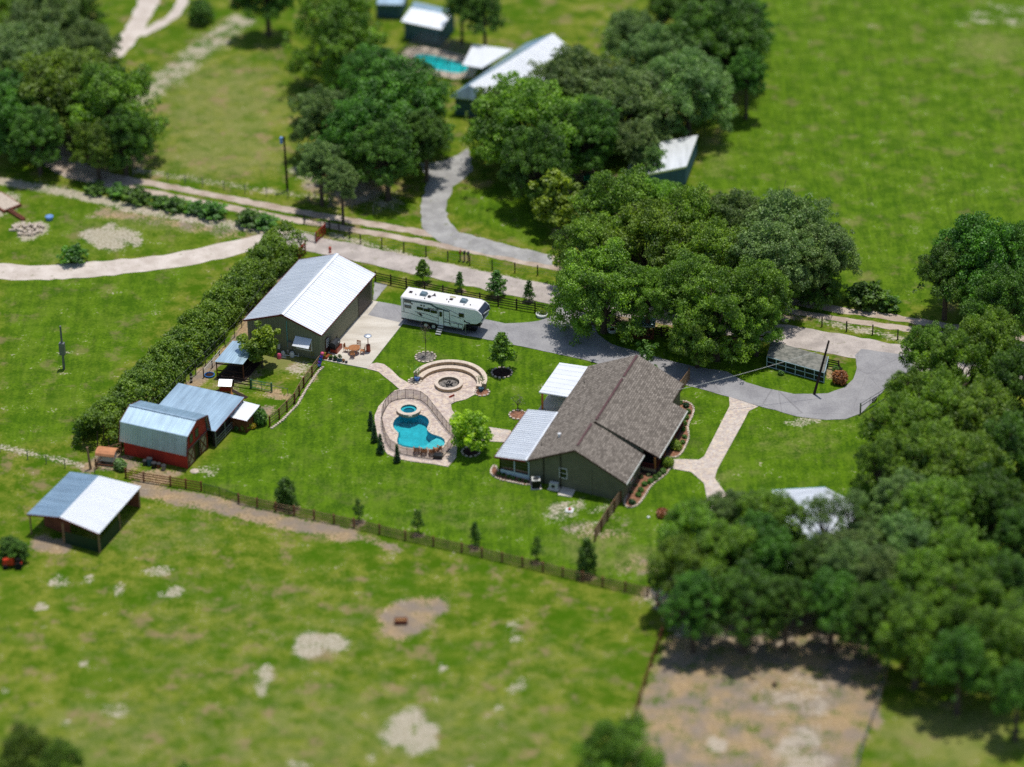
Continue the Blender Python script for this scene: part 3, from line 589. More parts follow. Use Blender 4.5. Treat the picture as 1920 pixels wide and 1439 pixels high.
def f(b):
    b.add([H.p(5.99, 5.9, 5.2), H.p(6.0, 6.15, 5.5), H.p(6.5, 11.6, 2.95), H.p(6.5, 11.6, 2.6)], [[0, 1, 2, 3]])
part('gable_wall', M_['olive_dark'], t, f)
part('roof_vent', M_['white'], r_back, lambda b: b.lathe(H.p(4.1, 2.6, 3.85), [(.14, 0), (.14, .35), (.2, .36), (.2, .42), (.01, .5)], 12))
for a_, b__ in ((2.9, .9), (16.5, 1.2)): part('roof_vent', M_['black'], r_back, lambda b: b.tube([H.p(a_, b__, hz(b__)), H.p(a_, b__, hz(b__)+.3)], .05))
window(t, H.p(.4, 4.35, 1.25), H.v, .95, 1.25, -H.u, mull=(1, 2))
window(t, H.p(3.2, 11.35, .9), H.u, 1.1, 1.3, H.v, mull=(1, 2))
for a_ in (8.2, 14.2): window(t, H.p(a_, 9.8, .9), H.u, 1.3, 1.5, H.v, mull=(2, 2))
for b__, zt in ((2.05, 3.3), (4.05, 4.2), (7.6, 4.2), (11.3, 2.6)): part('downpipe', M_['olive_siding'] if b__ > 5 else M_['black'], t, lambda b: b.beam(H.p(.33, b__, 0), H.p(.33, b__, zt if b__ < 7 or b__ > 8 else 3.0), .09, .09))
# front porch
def f(b): b.prism([H.p(6.45, 9.8), H.p(17, 9.8), H.p(17, 13.0), H.p(6.45, 13.0)], 0, .45)
part('porch_floor', M_['dgrey'], t, f)
part('porch_wall', M_['olive_siding'], t, lambda b: b.hexa([H.p(6.5, 11.45), H.p(6.6, 11.45), H.p(6.6, 13.02), H.p(6.5, 13.02)][::-1], [H.p(6.5, 11.45, .8), H.p(6.6, 11.45, .8), H.p(6.6, 13.02, .8), H.p(6.5, 13.02, .8)][::-1]))
for a_ in (6.7, 10.2, 13.6, 16.8): part('porch_post', M_['cedar'], t, lambda b: b.beam(H.p(a_, 12.9, .45), H.p(a_, 12.9, 2.2), .2, .2))
def rail(b, p, q, z0, z1, sp=.14):
    b.beam(Vector((p.x, p.y, z1)), Vector((q.x, q.y, z1)), .08, .06); b.beam(Vector((p.x, p.y, z0)), Vector((q.x, q.y, z0)), .06, .05)
    n = int((q-p).length/sp)
    for i in range(n+1): r = p.lerp(q, i/n); b.beam(Vector((r.x, r.y, z0)), Vector((r.x, r.y, z1)), .03, .03)
part('porch_railing', M_['red_trim'], t, lambda b: rail(b, H.p(6.55, 11.5), H.p(6.55, 12.9), .85, 1.35))
part('porch_railing', M_['red_trim'], t, lambda b: rail(b, H.p(6.8, 12.95), H.p(10.1, 12.95), .55, 1.35))
part('porch_railing', M_['red_trim'], t, lambda b: rail(b, H.p(13.6, 12.95), H.p(16.8, 12.95), .55, 1.35))
# left patio cover (flat white panels on cedar posts)
def f(b):
    q = [H.p(14.0, -3.4, 2.4), H.p(20.8, -3.3, 2.4), H.p(20.8, .25, 2.68), H.p(13.9, .1, 2.68)]
    b.slab(q, .14); ribs(b, [q[0], q[1], q[2], q[3]], 1.1, .04, .03)
pc = part('patio_cover', M_['white_metal'], t, f)
for a_, b__ in ((14.3, -3.1), (20.5, -3.1), (17.4, -3.1)): part('post', M_['cedar'], pc, lambda b: b.beam(H.p(a_, b__, 0), H.p(a_, b__, 2.3), .24, .24))
part('patio_slab', M_['concrete'], t, lambda b: b.prism([H.p(10.3, -3.5), H.p(20.8, -3.5), H.p(20.8, .4), H.p(10.3, .4)], 0, .12))
# right patio cover over the screened room
def f(b):
    q = [H.p(-.1, -3.5, 2.35), H.p(10.25, -3.35, 2.35), H.p(10.4, .05, 2.72), H.p(-.1, .05, 2.72)]
    b.slab(q, .1); ribs(b, q, .4, .09, .08)
    b.beam(H.p(-.1, .12, 2.74), H.p(10.4, .12, 2.74), .22, .03)
pc = part('patio_cover', M_['galv'], t, f)
part('trim', M_['red_trim'], pc, lambda b: (b.beam(H.p(-.15, -3.55, 2.22), H.p(-.15, .1, 2.58), .06, .16), b.beam(H.p(-.15, -3.6, 2.22), H.p(10.3, -3.45, 2.22), .06, .16)))
def f(b):
    A = [H.p(.35, -3.1), H.p(.35, .3)]; z = 2.3
    def fr(p, q, n):
        b.hexa([p+x for x in (Vector((0,0,0)), Vector((0,0,0)), Vector((0,0,0)), Vector((0,0,0)))][:0] or [p-H.u*.04, q-H.u*.04, q+H.u*.04, p+H.u*.04], [v+Vector((0, 0, .62)) for v in (p-H.u*.04, q-H.u*.04, q+H.u*.04, p+H.u*.04)])
        for i in range(n+1): r = p.lerp(q, i/n); b.beam(r, r+Vector((0, 0, z)), .12, .12)
        b.beam(p+Vector((0, 0, z)), q+Vector((0, 0, z)), .1, .12)
    fr(A[0], A[1], 2)
    p, q = H.p(.35, -3.1), H.p(10, -3.1); b.hexa([p-H.v*.04, p+H.v*.04, q+H.v*.04, q-H.v*.04], [v+Vector((0, 0, .62)) for v in (p-H.v*.04, p+H.v*.04, q+H.v*.04, q-H.v*.04)])
    for i in range(6): r = p.lerp(q, i/5); b.beam(r, r+Vector((0, 0, z)), .12, .12)
room = part('sunroom_frame', mat('pale_blue_white_frame', (206, 224, 228), .5, var=.04), t, f)
for i in range(2):
    def f(b):
        p, q = H.p(.36, -3.0+1.7*i), H.p(.36, -1.5+1.72*i)
        b.add([p+Vector((0, 0, .64)), q+Vector((0, 0, .64)), q+Vector((0, 0, 2.2)), p+Vector((0, 0, 2.2))], [[0, 1, 2, 3]])
        for k in (1, 2, 3): b.beam(p+Vector((0, 0, .64+.39*k)), q+Vector((0, 0, .64+.39*k)), .02, .025, 1)
    part('window', [M_['glass'], M_['grey']], room, f)
def f(b): p, q = H.p(.4, -3.05), H.p(10, -3.05); b.add([p+Vector((0, 0, .64)), q+Vector((0, 0, .64)), q+Vector((0, 0, 2.2)), p+Vector((0, 0, 2.2))], [[0, 1, 2, 3]])
part('window', M_['glass'], room, f)

# --- the barn
B = Fr(G(351, 879)[:2], 24, 114)
t = thing('gambrel_barn', B.p(2.3, -3.8, 0), 'red gambrel barn with a pale blue metal roof in front of the hedge', 'barn')
prof = [(-.5, 1.9), (-.02, 4.12), (2.25, 4.95), (4.6, 4.25), (5.1, 2.0)]; b0, b1 = -7.95, .32
def f(b):
    g = [(0, 0), (4.75, 0), (4.75, 2.1), (4.5, 4.15), (2.25, 4.82), (.1, 4.02), (0, 1.9)]
    b.add([B.p(a, 0, z) for a, z in g], [list(range(len(g)))]); b.add([B.p(a, -7.7, z) for a, z in g], [list(range(len(g)))[::-1]])
    b.add([B.p(0, -7.7), B.p(0, 0), B.p(0, 0, 2.2), B.p(0, -7.7, 2.2)], [[0, 1, 2, 3]]); b.add([B.p(4.75, 0), B.p(4.75, -7.7), B.p(4.75, -7.7, 2.2), B.p(4.75, 0, 2.2)], [[0, 1, 2, 3]])
    for a in (.0, 4.75): b.beam(B.p(a, .02, 0), B.p(a, .02, 2.0), .1, .1)
part('wall', M_['barn_red'], t, f)
mm = [M_['galv_blue'], M_['galv_blue'], M_['galv'], M_['galv_blue']]
for i in range(4):
    def f(b):
        (a0, z0), (a1, z1) = prof[i], prof[i+1]
        q = [B.p(a0, b0, z0), B.p(a0, b1, z0), B.p(a1, b1, z1), B.p(a1, b0, z1)]
        if i > 1: q = [q[2], q[3], q[0], q[1]]
        n = (q[1]-q[0]).cross(q[3]-q[0]).normalized(); n = n if n.z > 0 else -n
        b.hexa([p-n*.05 for p in q], q); ribs(b, q, .3, .04, .03)
    part('roof', M_['galv_blue'], t, f)
def f(b):
    for (a0, z0), (a1, z1) in zip(prof[:-1], prof[1:]): b.beam(B.p(a0, b1+.03, z0-.04), B.p(a1, b1+.03, z1-.04), .05, .16); b.beam(B.p(a0, b0-.03, z0-.04), B.p(a1, b0-.03, z1-.04), .05, .16)
    b.beam(B.p(2.25, b0, 4.99), B.p(2.25, b1, 4.99), .3, .03, 1); b.beam(B.p(-.03, b0, 4.15), B.p(-.03, b1, 4.15), .12, .03, 1)
part('trim', [M_['red_trim'], M_['galv_blue']], t, f)
for a0, sk in ((.15, 0), (2.95, 0)):
    def f(b):
        q = [B.p(a, .06, z) for a, z in ((a0, .05), (a0+1.5, .05), (a0+1.5, 2.15), (a0, 2.15))]; b.hexa([B.p(a0, .04, .05), B.p(a0+1.5, .04, .05), B.p(a0+1.5, .1, .05), B.p(a0, .1, .05)][::-1], [B.p(a0, .04, 2.15), B.p(a0+1.5, .04, 2.15), B.p(a0+1.5, .1, 2.15), B.p(a0, .1, 2.15)][::-1])
        for p_, q_ in (((a0, .1), (a0+1.5, 2.1)), ((a0, 2.1), (a0+1.5, .1)), ((a0, .12), (a0+1.5, .12)), ((a0, 2.08), (a0+1.5, 2.08)), ((a0+.06, .1), (a0+.06, 2.1)), ((a0+1.44, .1), (a0+1.44, 2.1))): b.beam(B.p(p_[0], .13, p_[1]), B.p(q_[0], .13, q_[1]), .05, .12, 1)
    part('sliding_door', [M_['tan_canvas'], M_['wood_brown']], t, f)
part('doorway', M_['black'], t, lambda b: b.add([B.p(1.65, .012, 0), B.p(2.95, .012, 0), B.p(2.95, .012, 2.15), B.p(1.65, .012, 2.15)], [[0, 1, 2, 3]]))  # flat black sheet painted in for the shade inside the open doors
part('door_track', M_['grey'], t, lambda b: b.beam(B.p(.1, .12, 2.22), B.p(4.6, .12, 2.22), .06, .06))
for a_ in (1.25, 2.55): window(t, B.p(a_, 0, 2.55), B.u, .8, 1.15, B.v, frame=M_['red_trim'], glass=mat('green_brown_shutter', (92, 104, 66), .7), mull=(1, 1))
# lean-to behind
t2 = t
def f(b):
    q = [B.p(4.95, 1.0, 2.15), B.p(4.95, -7.3, 2.15), B.p(12.0, -7.25, 2.55), B.p(12.0, .95, 2.55)]
    q = [q[1], q[0], q[3], q[2]]; b.slab(q, .06); ribs(b, q, .3, .04, .03)
lr = part('lean_to_roof', M_['galv_blue'], t, f)
def f(b):
    b.add([B.p(5.0, .6), B.p(11.8, .6), B.p(11.8, .6, 2.3), B.p(5.0, .6, 2.1)], [[0, 1, 2, 3]]); b.add([B.p(11.8, .6), B.p(11.8, -7), B.p(11.8, -7, 2.4), B.p(11.8, .6, 2.4)], [[0, 1, 2, 3]])
part('lean_to_wall', M_['wood_dark'], t, f)
for a in (5.2, 7.4, 9.6, 11.8): part('lean_to_post', M_['grey'], t, lambda b: b.beam(B.p(a, .85, 0), B.p(a, .85, 2.15), .13, .13))
for z in (.35, .7, 1.05): part('lean_to_rail', M_['grey'], t, lambda b: b.beam(B.p(5.2, .93, z), B.p(9.6, .93, z), .05, .12))
part('trim', M_['red_trim'], t, lambda b: b.beam(B.p(4.95, 1.03, 2.1), B.p(12, .98, 2.5), .05, .1))

# --- small plank shed beside the barn
t = thing('plank_shed', G(455, 790), 'small brown plank shed with a bright ribbed roof against the barn lean-to', 'shed')
S_ = [G(427, 781.7, 1.65), G(462.5, 790, 1.65), G(487.5, 760.4, 2.0), G(455.2, 752.1, 2.0)]
def f(b): b.slab(S_, .06); ribs(b, [S_[0], S_[1], S_[2], S_[3]], .24, .05, .04)
part('roof', M_['galv'], t, f)
def f(b):
    c = sum(S_, Vector())/4; q = [c+(p-c)*.88 for p in S_]; b.hexa([Vector((p.x, p.y, 0)) for p in q], [Vector((p.x, p.y, p.z-.08)) for p in q])
    for i, j in ((0, 1), (1, 2)): wallribs(b, Vector((q[i].x, q[i].y, 0)), Vector((q[j].x, q[j].y, 0)), 0, lambda t: 1.6, .2, (q[i]-q[(i+3) % 4] if i == 0 else q[1]-q[0]).normalized()*-0 + Vector((0, -.02, 0)))
part('wall', M_['wood_brown'], t, f)
part('trim', M_['red_trim'], t, lambda b: (b.beam(S_[0]-Vector((0, .03, .05)), S_[1]-Vector((0, .03, .05)), .05, .12)))
part('corner_post', M_['wood_brown'], t, lambda b: b.beam(Vector((S_[2].x, S_[2].y-.1, 0)), S_[2]-Vector((0, .1, 0)), .12, .12))

# --- open shelter by the workshop
t = thing('goat_shelter', G(437, 690), 'open post shelter with a single sloping grey metal roof by the small green tree', 'shelter')
S_ = [Vector((-33.42, 2.2, 2.2)), Vector((-30.2, 1.5, 2.2)), Vector((-28.5, 5.7, 2.5)), Vector((-31.6, 6.3, 2.5))]
def f(b): b.slab(S_, .06); ribs(b, S_, .3, .04, .03)
part('roof', M_['galv_blue'], t, f)
for x, y in ((0.03, .05), (.97, .05), (.97, .95), (.03, .95), (.5, .95)):
    p = S_[0].lerp(S_[1], x).lerp(S_[3].lerp(S_[2], x), y); part('post', M_['wood_brown'], t, lambda b: b.beam(Vector((p.x, p.y, 0)), Vector((p.x, p.y, p.z-.05)), .13, .13))
def f(b):
    for z in (.5, .95): b.beam(Vector((-33.2, 2.4, z)), Vector((-30.3, 1.75, z)), .05, .14); b.beam(Vector((-30.3, 1.75, z)), Vector((-28.7, 5.5, z)), .05, .14)
    b.beam(Vector((-33.3, 2.3, 1.9)), Vector((-30.3, 1.65, 1.9)), .06, .16)
part('rail', M_['wood_dark'], t, f)
part('back_wall', M_['wood_dark'], t, lambda b: b.add([(-31.5, 6.1, 0), (-28.6, 5.5, 0), (-28.6, 5.5, 2.3), (-31.5, 6.1, 2.3)], [[0, 1, 2, 3]]))
part('floor', M_['wood_dark'], t, lambda b: b.prism([(p.x*.995, p.y, 0) for p in S_], 0, .12))

# --- run-in shed, lower left
t = thing('run_in_shed', Vector((-45.5, -27, 0)), 'open horse shed with a half grey half white metal gable roof at the pasture corner', 'shed')
LF, LB, RF_, RB_, FR_, BR_ = Vector((-51.25, -29.5, 2.6)), Vector((-47.45, -21.2, 2.6)), Vector((-47.6, -31.05, 3.15)), Vector((-44.2, -23.0, 3.15)), Vector((-43.3, -33.5, 2.6)), Vector((-39.6, -24.4, 2.6))
def f(b): q = [LB, LF, RF_, RB_]; b.slab(q, .07); ribs(b, q, .3)
part('roof', M_['galv_blue'], t, f)
def f(b): q = [FR_, BR_, RB_, RF_]; b.slab(q, .07); ribs(b, q, .3)
part('roof', M_['white_metal'], t, f)
def f(b):
    c = lambda p: Vector((p.x, p.y, 0)); m = (LF+BR_)/2; s = lambda p: m+(p-m)*.95
    lf, lb, fr, br, rf = s(LF), s(LB), s(FR_), s(BR_), s(RF_); up = Vector((0, 0, 2.5))
    mid = c(lf).lerp(c(fr), .48)
    b.add([c(lf)+Vector((1.2, 1.6, 0)), mid+Vector((.6, 1.2, 0)), mid+up+Vector((.6, 1.2, 0)), c(lf)+up+Vector((1.2, 1.6, 0))], [[0, 1, 2, 3]]); b.add([c(lb), c(br), c(br)+up, c(lb)+up], [[3, 2, 1, 0]])
part('wall', M_['brick_brown'], t, f)
def f(b):
    c = lambda p: Vector((p.x, p.y, 0)); m = (LF+BR_)/2; s = lambda p: m+(p-m)*.95; fr, br, lf = s(FR_), s(BR_), s(LF); up = Vector((0, 0, 1.5)); mid = c(lf).lerp(c(fr), .5)
    b.add([mid, c(fr), c(fr)+up, mid+up], [[0, 1, 2, 3]]); e = c(fr).lerp(c(br), .5); b.add([c(fr), e, e+up, c(fr)+up], [[0, 1, 2, 3]])
part('lower_wall', mat('dark_green_sheet', (28, 58, 38), .6), t, f)
for P_ in (FR_, FR_.lerp(BR_, .5), BR_, LF, LB, LF.lerp(FR_, .48)):
    m = (LF+BR_)/2; p = m+(P_-m)*.95; part('post', M_['wood_tan'], t, lambda b: b.beam(Vector((p.x, p.y, 0)), Vector((p.x, p.y, 2.55)), .16, .16))
part('trim', M_['red_trim'], t, lambda b: (b.beam(RF_-Vector((0, .03, .08)), FR_-Vector((0, .03, .08)), .05, .16), b.beam(RF_-Vector((0, .03, .08)), LF-Vector((0, .03, .08)), .05, .16)))

# --- white metal building under the trees on the right
t = thing('metal_garage', Vector((32, -36, 0)), 'white metal gable roof building half hidden under the front trees', 'building')
a_, r_, c_ = G(1447, 919, 3.1), G(1547, 914, 4.2), G(1602, 941, 3.1); dn = Vector((-.07, -1, 0))*15
def f(b): q = [a_, a_+dn, r_+dn, r_]; b.slab(q, .07); ribs(b, q, .46)
part('roof', M_['galv'], t, f)
def f(b): q = [c_+dn, c_, r_, r_+dn]; b.slab(q, .07); ribs(b, q, .46)
part('roof', M_['galv'], t, f)
def f(b):
    m = (a_+c_+dn)/2; q = [m+(p-m)*.95 for p in (a_, c_, c_+dn, a_+dn)]; b.prism([(p.x, p.y) for p in q], 0, 2.95)
part('wall', M_['offwhite'], t, f)
part('trim', M_['turq'], t, lambda b: b.beam(a_+Vector((0, .04, -.05)), r_+Vector((0, .04, -.05)), .05, .14))

# --- shade house at the road corner
t = thing('shade_house', G(1490, 690), 'low shade cloth enclosure with white framed dark mesh sides near the leaning utility pole', 'shade house')
fl, fr_, dv = G(1438, 668, 1.4), G(1545, 698, 1.4), Vector((.7, 3.4, 0))
part('shade_roof', M_['shade'], t, lambda b: b.slab([fl, fr_, fr_+dv, fl+dv], .05))
g0 = lambda p: Vector((p.x, p.y, 0))
part('mesh_panel', M_['screen_dark'], t, lambda b: b.add([g0(fl), g0(fr_), fr_-Vector((0, 0, .08)), fl-Vector((0, 0, .08))], [[0, 1, 2, 3]]))
part('mesh_panel', M_['screen_dark'], t, lambda b: b.add([g0(fr_), g0(fr_+dv), fr_+dv-Vector((0, 0, .08)), fr_-Vector((0, 0, .08))], [[0, 1, 2, 3]]))
def f(b):
    n = 6; off = Vector((0, -.06, 0))
    for i in range(n+1): p = fl.lerp(fr_, i/n)+off; b.beam(g0(p), p, .09, .09)
    for z in (.12, .75, 1.35): b.beam(g0(fl)+off*1.3+Vector((0, 0, z)), g0(fr_)+off*1.3+Vector((0, 0, z)), .07, .07)
    for i in range(3): p = (fr_+dv*i/2)+Vector((.06, 0, 0)); b.beam(g0(p), p, .09, .09)
    b.beam(fr_+Vector((.07, 0, -.05)), fr_+dv+Vector((.07, 0, -.05)), .07, .07)
part('frame', mat('pale_blue_grey_frame', (176, 198, 204), .6), t, f)

# --- little well shelter under the driveway oak
c_ = G(1203, 632); t = thing('firewood_shelter', c_, 'small wooden firewood shelter with a pale metal roof under the driveway oak', 'shelter')
def f(b): q = [c_+Vector((-1.3, -.5, 1.75)), c_+Vector((1.5, -.85, 1.75)), c_+Vector((1.7, .8, 2.1)), c_+Vector((-1.1, 1.1, 2.1))]; b.slab(q, .06); ribs(b, q, .3, .04, .03)
part('roof', M_['galv_blue'], t, f)
for x, y in ((-1.1, -.3), (1.3, -.6), (1.4, .6), (-1., .9)): part('post', M_['wood_brown'], t, lambda b: b.beam(c_+Vector((x, y, 0)), c_+Vector((x, y, 1.8)), .12, .12))
def f(b):
    for i in range(40): x, z = rnd.uniform(-.95, 1.15), rnd.uniform(.15, 1.2); b.tube([c_+Vector((x, -.35-.12*x, z)), c_+Vector((x+.05, .5-.12*x, z))], .09, 6)
part('firewood', M_['brick_brown'], t, f)
part('rail', M_['wood_brown'], t, lambda b: (b.beam(c_+Vector((-1.1, -.38, .12)), c_+Vector((1.3, -.68, .12)), .06, .12), b.beam(c_+Vector((-1.1, -.38, 1.25)), c_+Vector((1.3, -.68, 1.25)), .06, .08)))

# --- neighbour's place
t = thing('neighbour_house', G(950, 130), 'long white metal roofed house behind the far oaks beside the far pool', 'house')
e0, e1, r0, r1_, o0, o1 = G(843, 182, 2.7), G(985, 82, 2.7), G(880, 160, 4.3), G(1037, 63, 4.3), G(950, 195, 2.7), G(1092, 110, 2.7)
def f(b): b.slab([e0, o0, r0+Vector((0, 0, 0)), r0], .1); q = [e0, e1, r1_, r0]; b.slab(q, .1); ribs(b, q, .5)
part('roof', M_['galv_blue'], t, f)
def f(b): q = [o0, o1, r1_, r0]; b.slab(q, .1); ribs(b, q, .5)
part('roof', M_['white_metal'], t, f)
part('patio_cover', M_['white_metal'], t, lambda b: b.slab(GG([(866.7, 121.7), (903, 128), (961.7, 93), (886.7, 83)], 2.6), .12))
part('wall', M_['bluegrey'], t, lambda b: b.prism([(p.x, p.y) for p in [((e0+o1)/2+((q)-(e0+o1)/2)*.92) for q in (e0, o0, o1, e1)]], 0, 2.6))
t = thing('screen_cage', G(812, 112), 'dark mesh screen cage over the far pool', 'pool cage')
q3 = GG([(742, 103), (866, 121), (885, 82), (790, 62)], 2.6)
part('roof_mesh', M_['cage_mesh'], t, lambda b: b.add(q3, [[0, 1, 2, 3]]))
def f(b):
    for i in range(6):
        p, q = q3[0].lerp(q3[1], i/5), q3[3].lerp(q3[2], i/5); b.beam(p, q, .08, .08); b.beam(g0(p), p, .08, .08); b.beam(g0(q), q, .08, .08)
    for i in range(4): b.beam(q3[0].lerp(q3[3], i/3), q3[1].lerp(q3[2], i/3), .08, .08)
part('frame', M_['black'], t, f)
part('side_mesh', M_['cage_mesh'], t, lambda b: b.add([g0(q3[0]), g0(q3[3]), q3[3], q3[0]], [[0, 1, 2, 3]]))
fp = smooth(GG([(775, 108), (783, 103), (803, 102), (872, 120), (880, 129), (868, 138), (845, 137), (790, 126), (776, 118)]), 2)
struct(fill('far_pool_deck', [resample(GG([(750, 106), (765, 90), (800, 88), (900, 112), (890, 145), (850, 149), (752, 128)]), 1, True), fp], .05, M_['coping'], .05))
t = thing('far_pool', g0(fp[0]), 'turquoise pool behind the far white roofed house', 'pool')
part('water', mat('far_turquoise_water', (40, 214, 214), .12, var=.25, vs=.5, spec=.6), t, lambda b: b.add([p+Vector((0, 0, .03)) for p in fp], [list(range(len(fp)))]))
t = thing('blue_shed', G(800, 50), 'blue grey shed with a patched white and blue roof behind the far pool', 'shed')
q4 = GG([(751.7, 40), (828, 56), (846, 30), (770, 16)], 2.8); q5 = GG([(770, 16), (846, 30), (857, 12), (776, -6)], 3.2)
part('roof', M_['galv'], t, lambda b: b.slab([q4[0], q4[1], Vector((q5[1].x, q5[1].y, 3.3)), Vector((q5[0].x, q5[0].y, 3.3))], .1))
part('roof', M_['galv_blue'], t, lambda b: b.slab([Vector((q5[0].x, q5[0].y, 3.29)), Vector((q5[1].x, q5[1].y, 3.29)), Vector((q5[2].x, q5[2].y, 2.5)), Vector((q5[3].x, q5[3].y, 2.5))], .1))
part('wall', M_['bluegrey'], t, lambda b: b.prism([(p.x, p.y) for p in (q4[0]+Vector((.4, .6, 0)), q4[1]+Vector((-.4, .6, 0)), q5[2]+Vector((-.4, -.5, 0)), q5[3]+Vector((.4, -.5, 0)))], 0, 2.5))
c_ = G(735, 22); t = thing('grey_blue_outbuilding', c_, 'small blue grey outbuilding at the top edge left of the patched shed roof', 'shed')
part('wall', M_['bluegrey'], t, lambda b: b.box(c_, (3.2, 4, 2.2), 15)); part('roof', M_['galv_blue'], t, lambda b: b.slab([c_+Vector((-1.9, -2.3, 2.2)), c_+Vector((1.6, -2.6, 2.2)), c_+Vector((2.2, 2, 2.7)), c_+Vector((-1.4, 2.4, 2.7))], .1))
t = thing('white_trailer', G(1230, 330), 'white trailer with blue grey sides parked under the far oaks', 'trailer')
q6 = GG([(1168, 336), (1287, 312), (1309, 253)], 3.0); q6.append(q6[0]+q6[2]-q6[1])
part('roof', M_['galv'], t, lambda b: b.slab(q6, .25)); part('body', M_['bluegrey'], t, lambda b: b.prism([(p.x, p.y) for p in [(q6[0]+q6[2])/2+(p-(q6[0]+q6[2])/2)*.97 for p in q6]], .5, 2.74))
for i in (.35, .42): p = g0(q6[0].lerp(q6[1], i)); part('wheel', M_['tyre'], t, lambda b: b.tube([p+Vector((0, -.1, .4)), p+Vector((0, .2, .4))], .4, 14))
c_ = G(1117, 356); t = thing('green_utility_cart', c_, 'low cart with a green cover parked under the far oaks', 'cart')
part('body', M_['dgrey'], t, lambda b: b.box(c_+Vector((0, 0, .35)), (2.6, 1.4, .7), 10)); part('cover', M_['green_plastic'], t, lambda b: b.box(c_+Vector((0, 0, 1.6)), (2.8, 1.6, .1), 10))
part('cover_post', M_['black'], t, lambda b: [b.beam(c_+Vector((x, y, 1.)), c_+Vector((x, y, 1.6)), .07, .07) for x in (-1.1, 1.1) for y in (-.55, .55)])
for x in (-.8, .8): part('wheel', M_['tyre'], t, lambda b: b.tube([c_+Vector((x, -.8, .3)), c_+Vector((x, -.6, .3))], .3, 12))

# ------------------------------------------------------------------ vegetation
def leaf_mesh(name, clumps, nper, size, m, seed=1, sh=(.35, 1.25), asp=.62, upb=.35):
    rg = np.random.default_rng(seed); C = []; V = []; N = []
    for c, r, sq, v in clumps:
        n = max(4, int(nper*(r**2)/1.4)) if nper > 0 else int(-nper)
        d = rg.normal(size=(n, 3)); d[:, 2] += upb; d /= np.linalg.norm(d, axis=1)[:, None]
        rad = r*rg.uniform(*sh, n)**.6; p = np.array(c)+d*rad[:, None]*np.array([1, 1, sq])
        C.append(p); N.append(d*.8+rg.normal(size=(n, 3))*.55+np.array([0, 0, .35])); V.append(np.clip(v+rg.normal(size=n)*.16+.25*d[:, 2]*0, 0, 1))
    C = np.concatenate(C); N = np.concatenate(N); V = np.concatenate(V); N /= np.linalg.norm(N, axis=1)[:, None]
    n = len(C); a = rg.normal(size=(n, 3)); T = np.cross(N, a); T /= np.linalg.norm(T, axis=1)[:, None]; Bn = np.cross(N, T)
    s = size*rg.uniform(.6, 1.35, n)[:, None]; q = np.stack([C+T*s, C+Bn*s*asp+N*s*.15, C-T*s, C-Bn*s*asp+N*s*.15], 1).reshape(-1, 3)
    me = bpy.data.meshes.new(name); me.vertices.add(n*4); me.vertices.foreach_set('co', q.ravel())
    me.loops.add(n*4); me.loops.foreach_set('vertex_index', np.arange(n*4, dtype=np.int32)); me.polygons.add(n)
    me.polygons.foreach_set('loop_start', np.arange(0, n*4, 4, dtype=np.int32)); me.polygons.foreach_set('loop_total', np.full(n, 4, np.int32)); me.update()
    at = me.attributes.new('v', 'FLOAT_COLOR', 'FACE'); col = np.stack([V, rg.uniform(0, 1, n), V, np.ones(n)], 1); at.data.foreach_set('color', col.ravel().astype(np.float32))
    me.materials.append(m); return me
def mk(name, me, parent):
    o = bpy.data.objects.new(name, me); COL.objects.link(o); o.parent = parent; o['_o'] = tuple(parent['_o']); return o
PROTO = {}
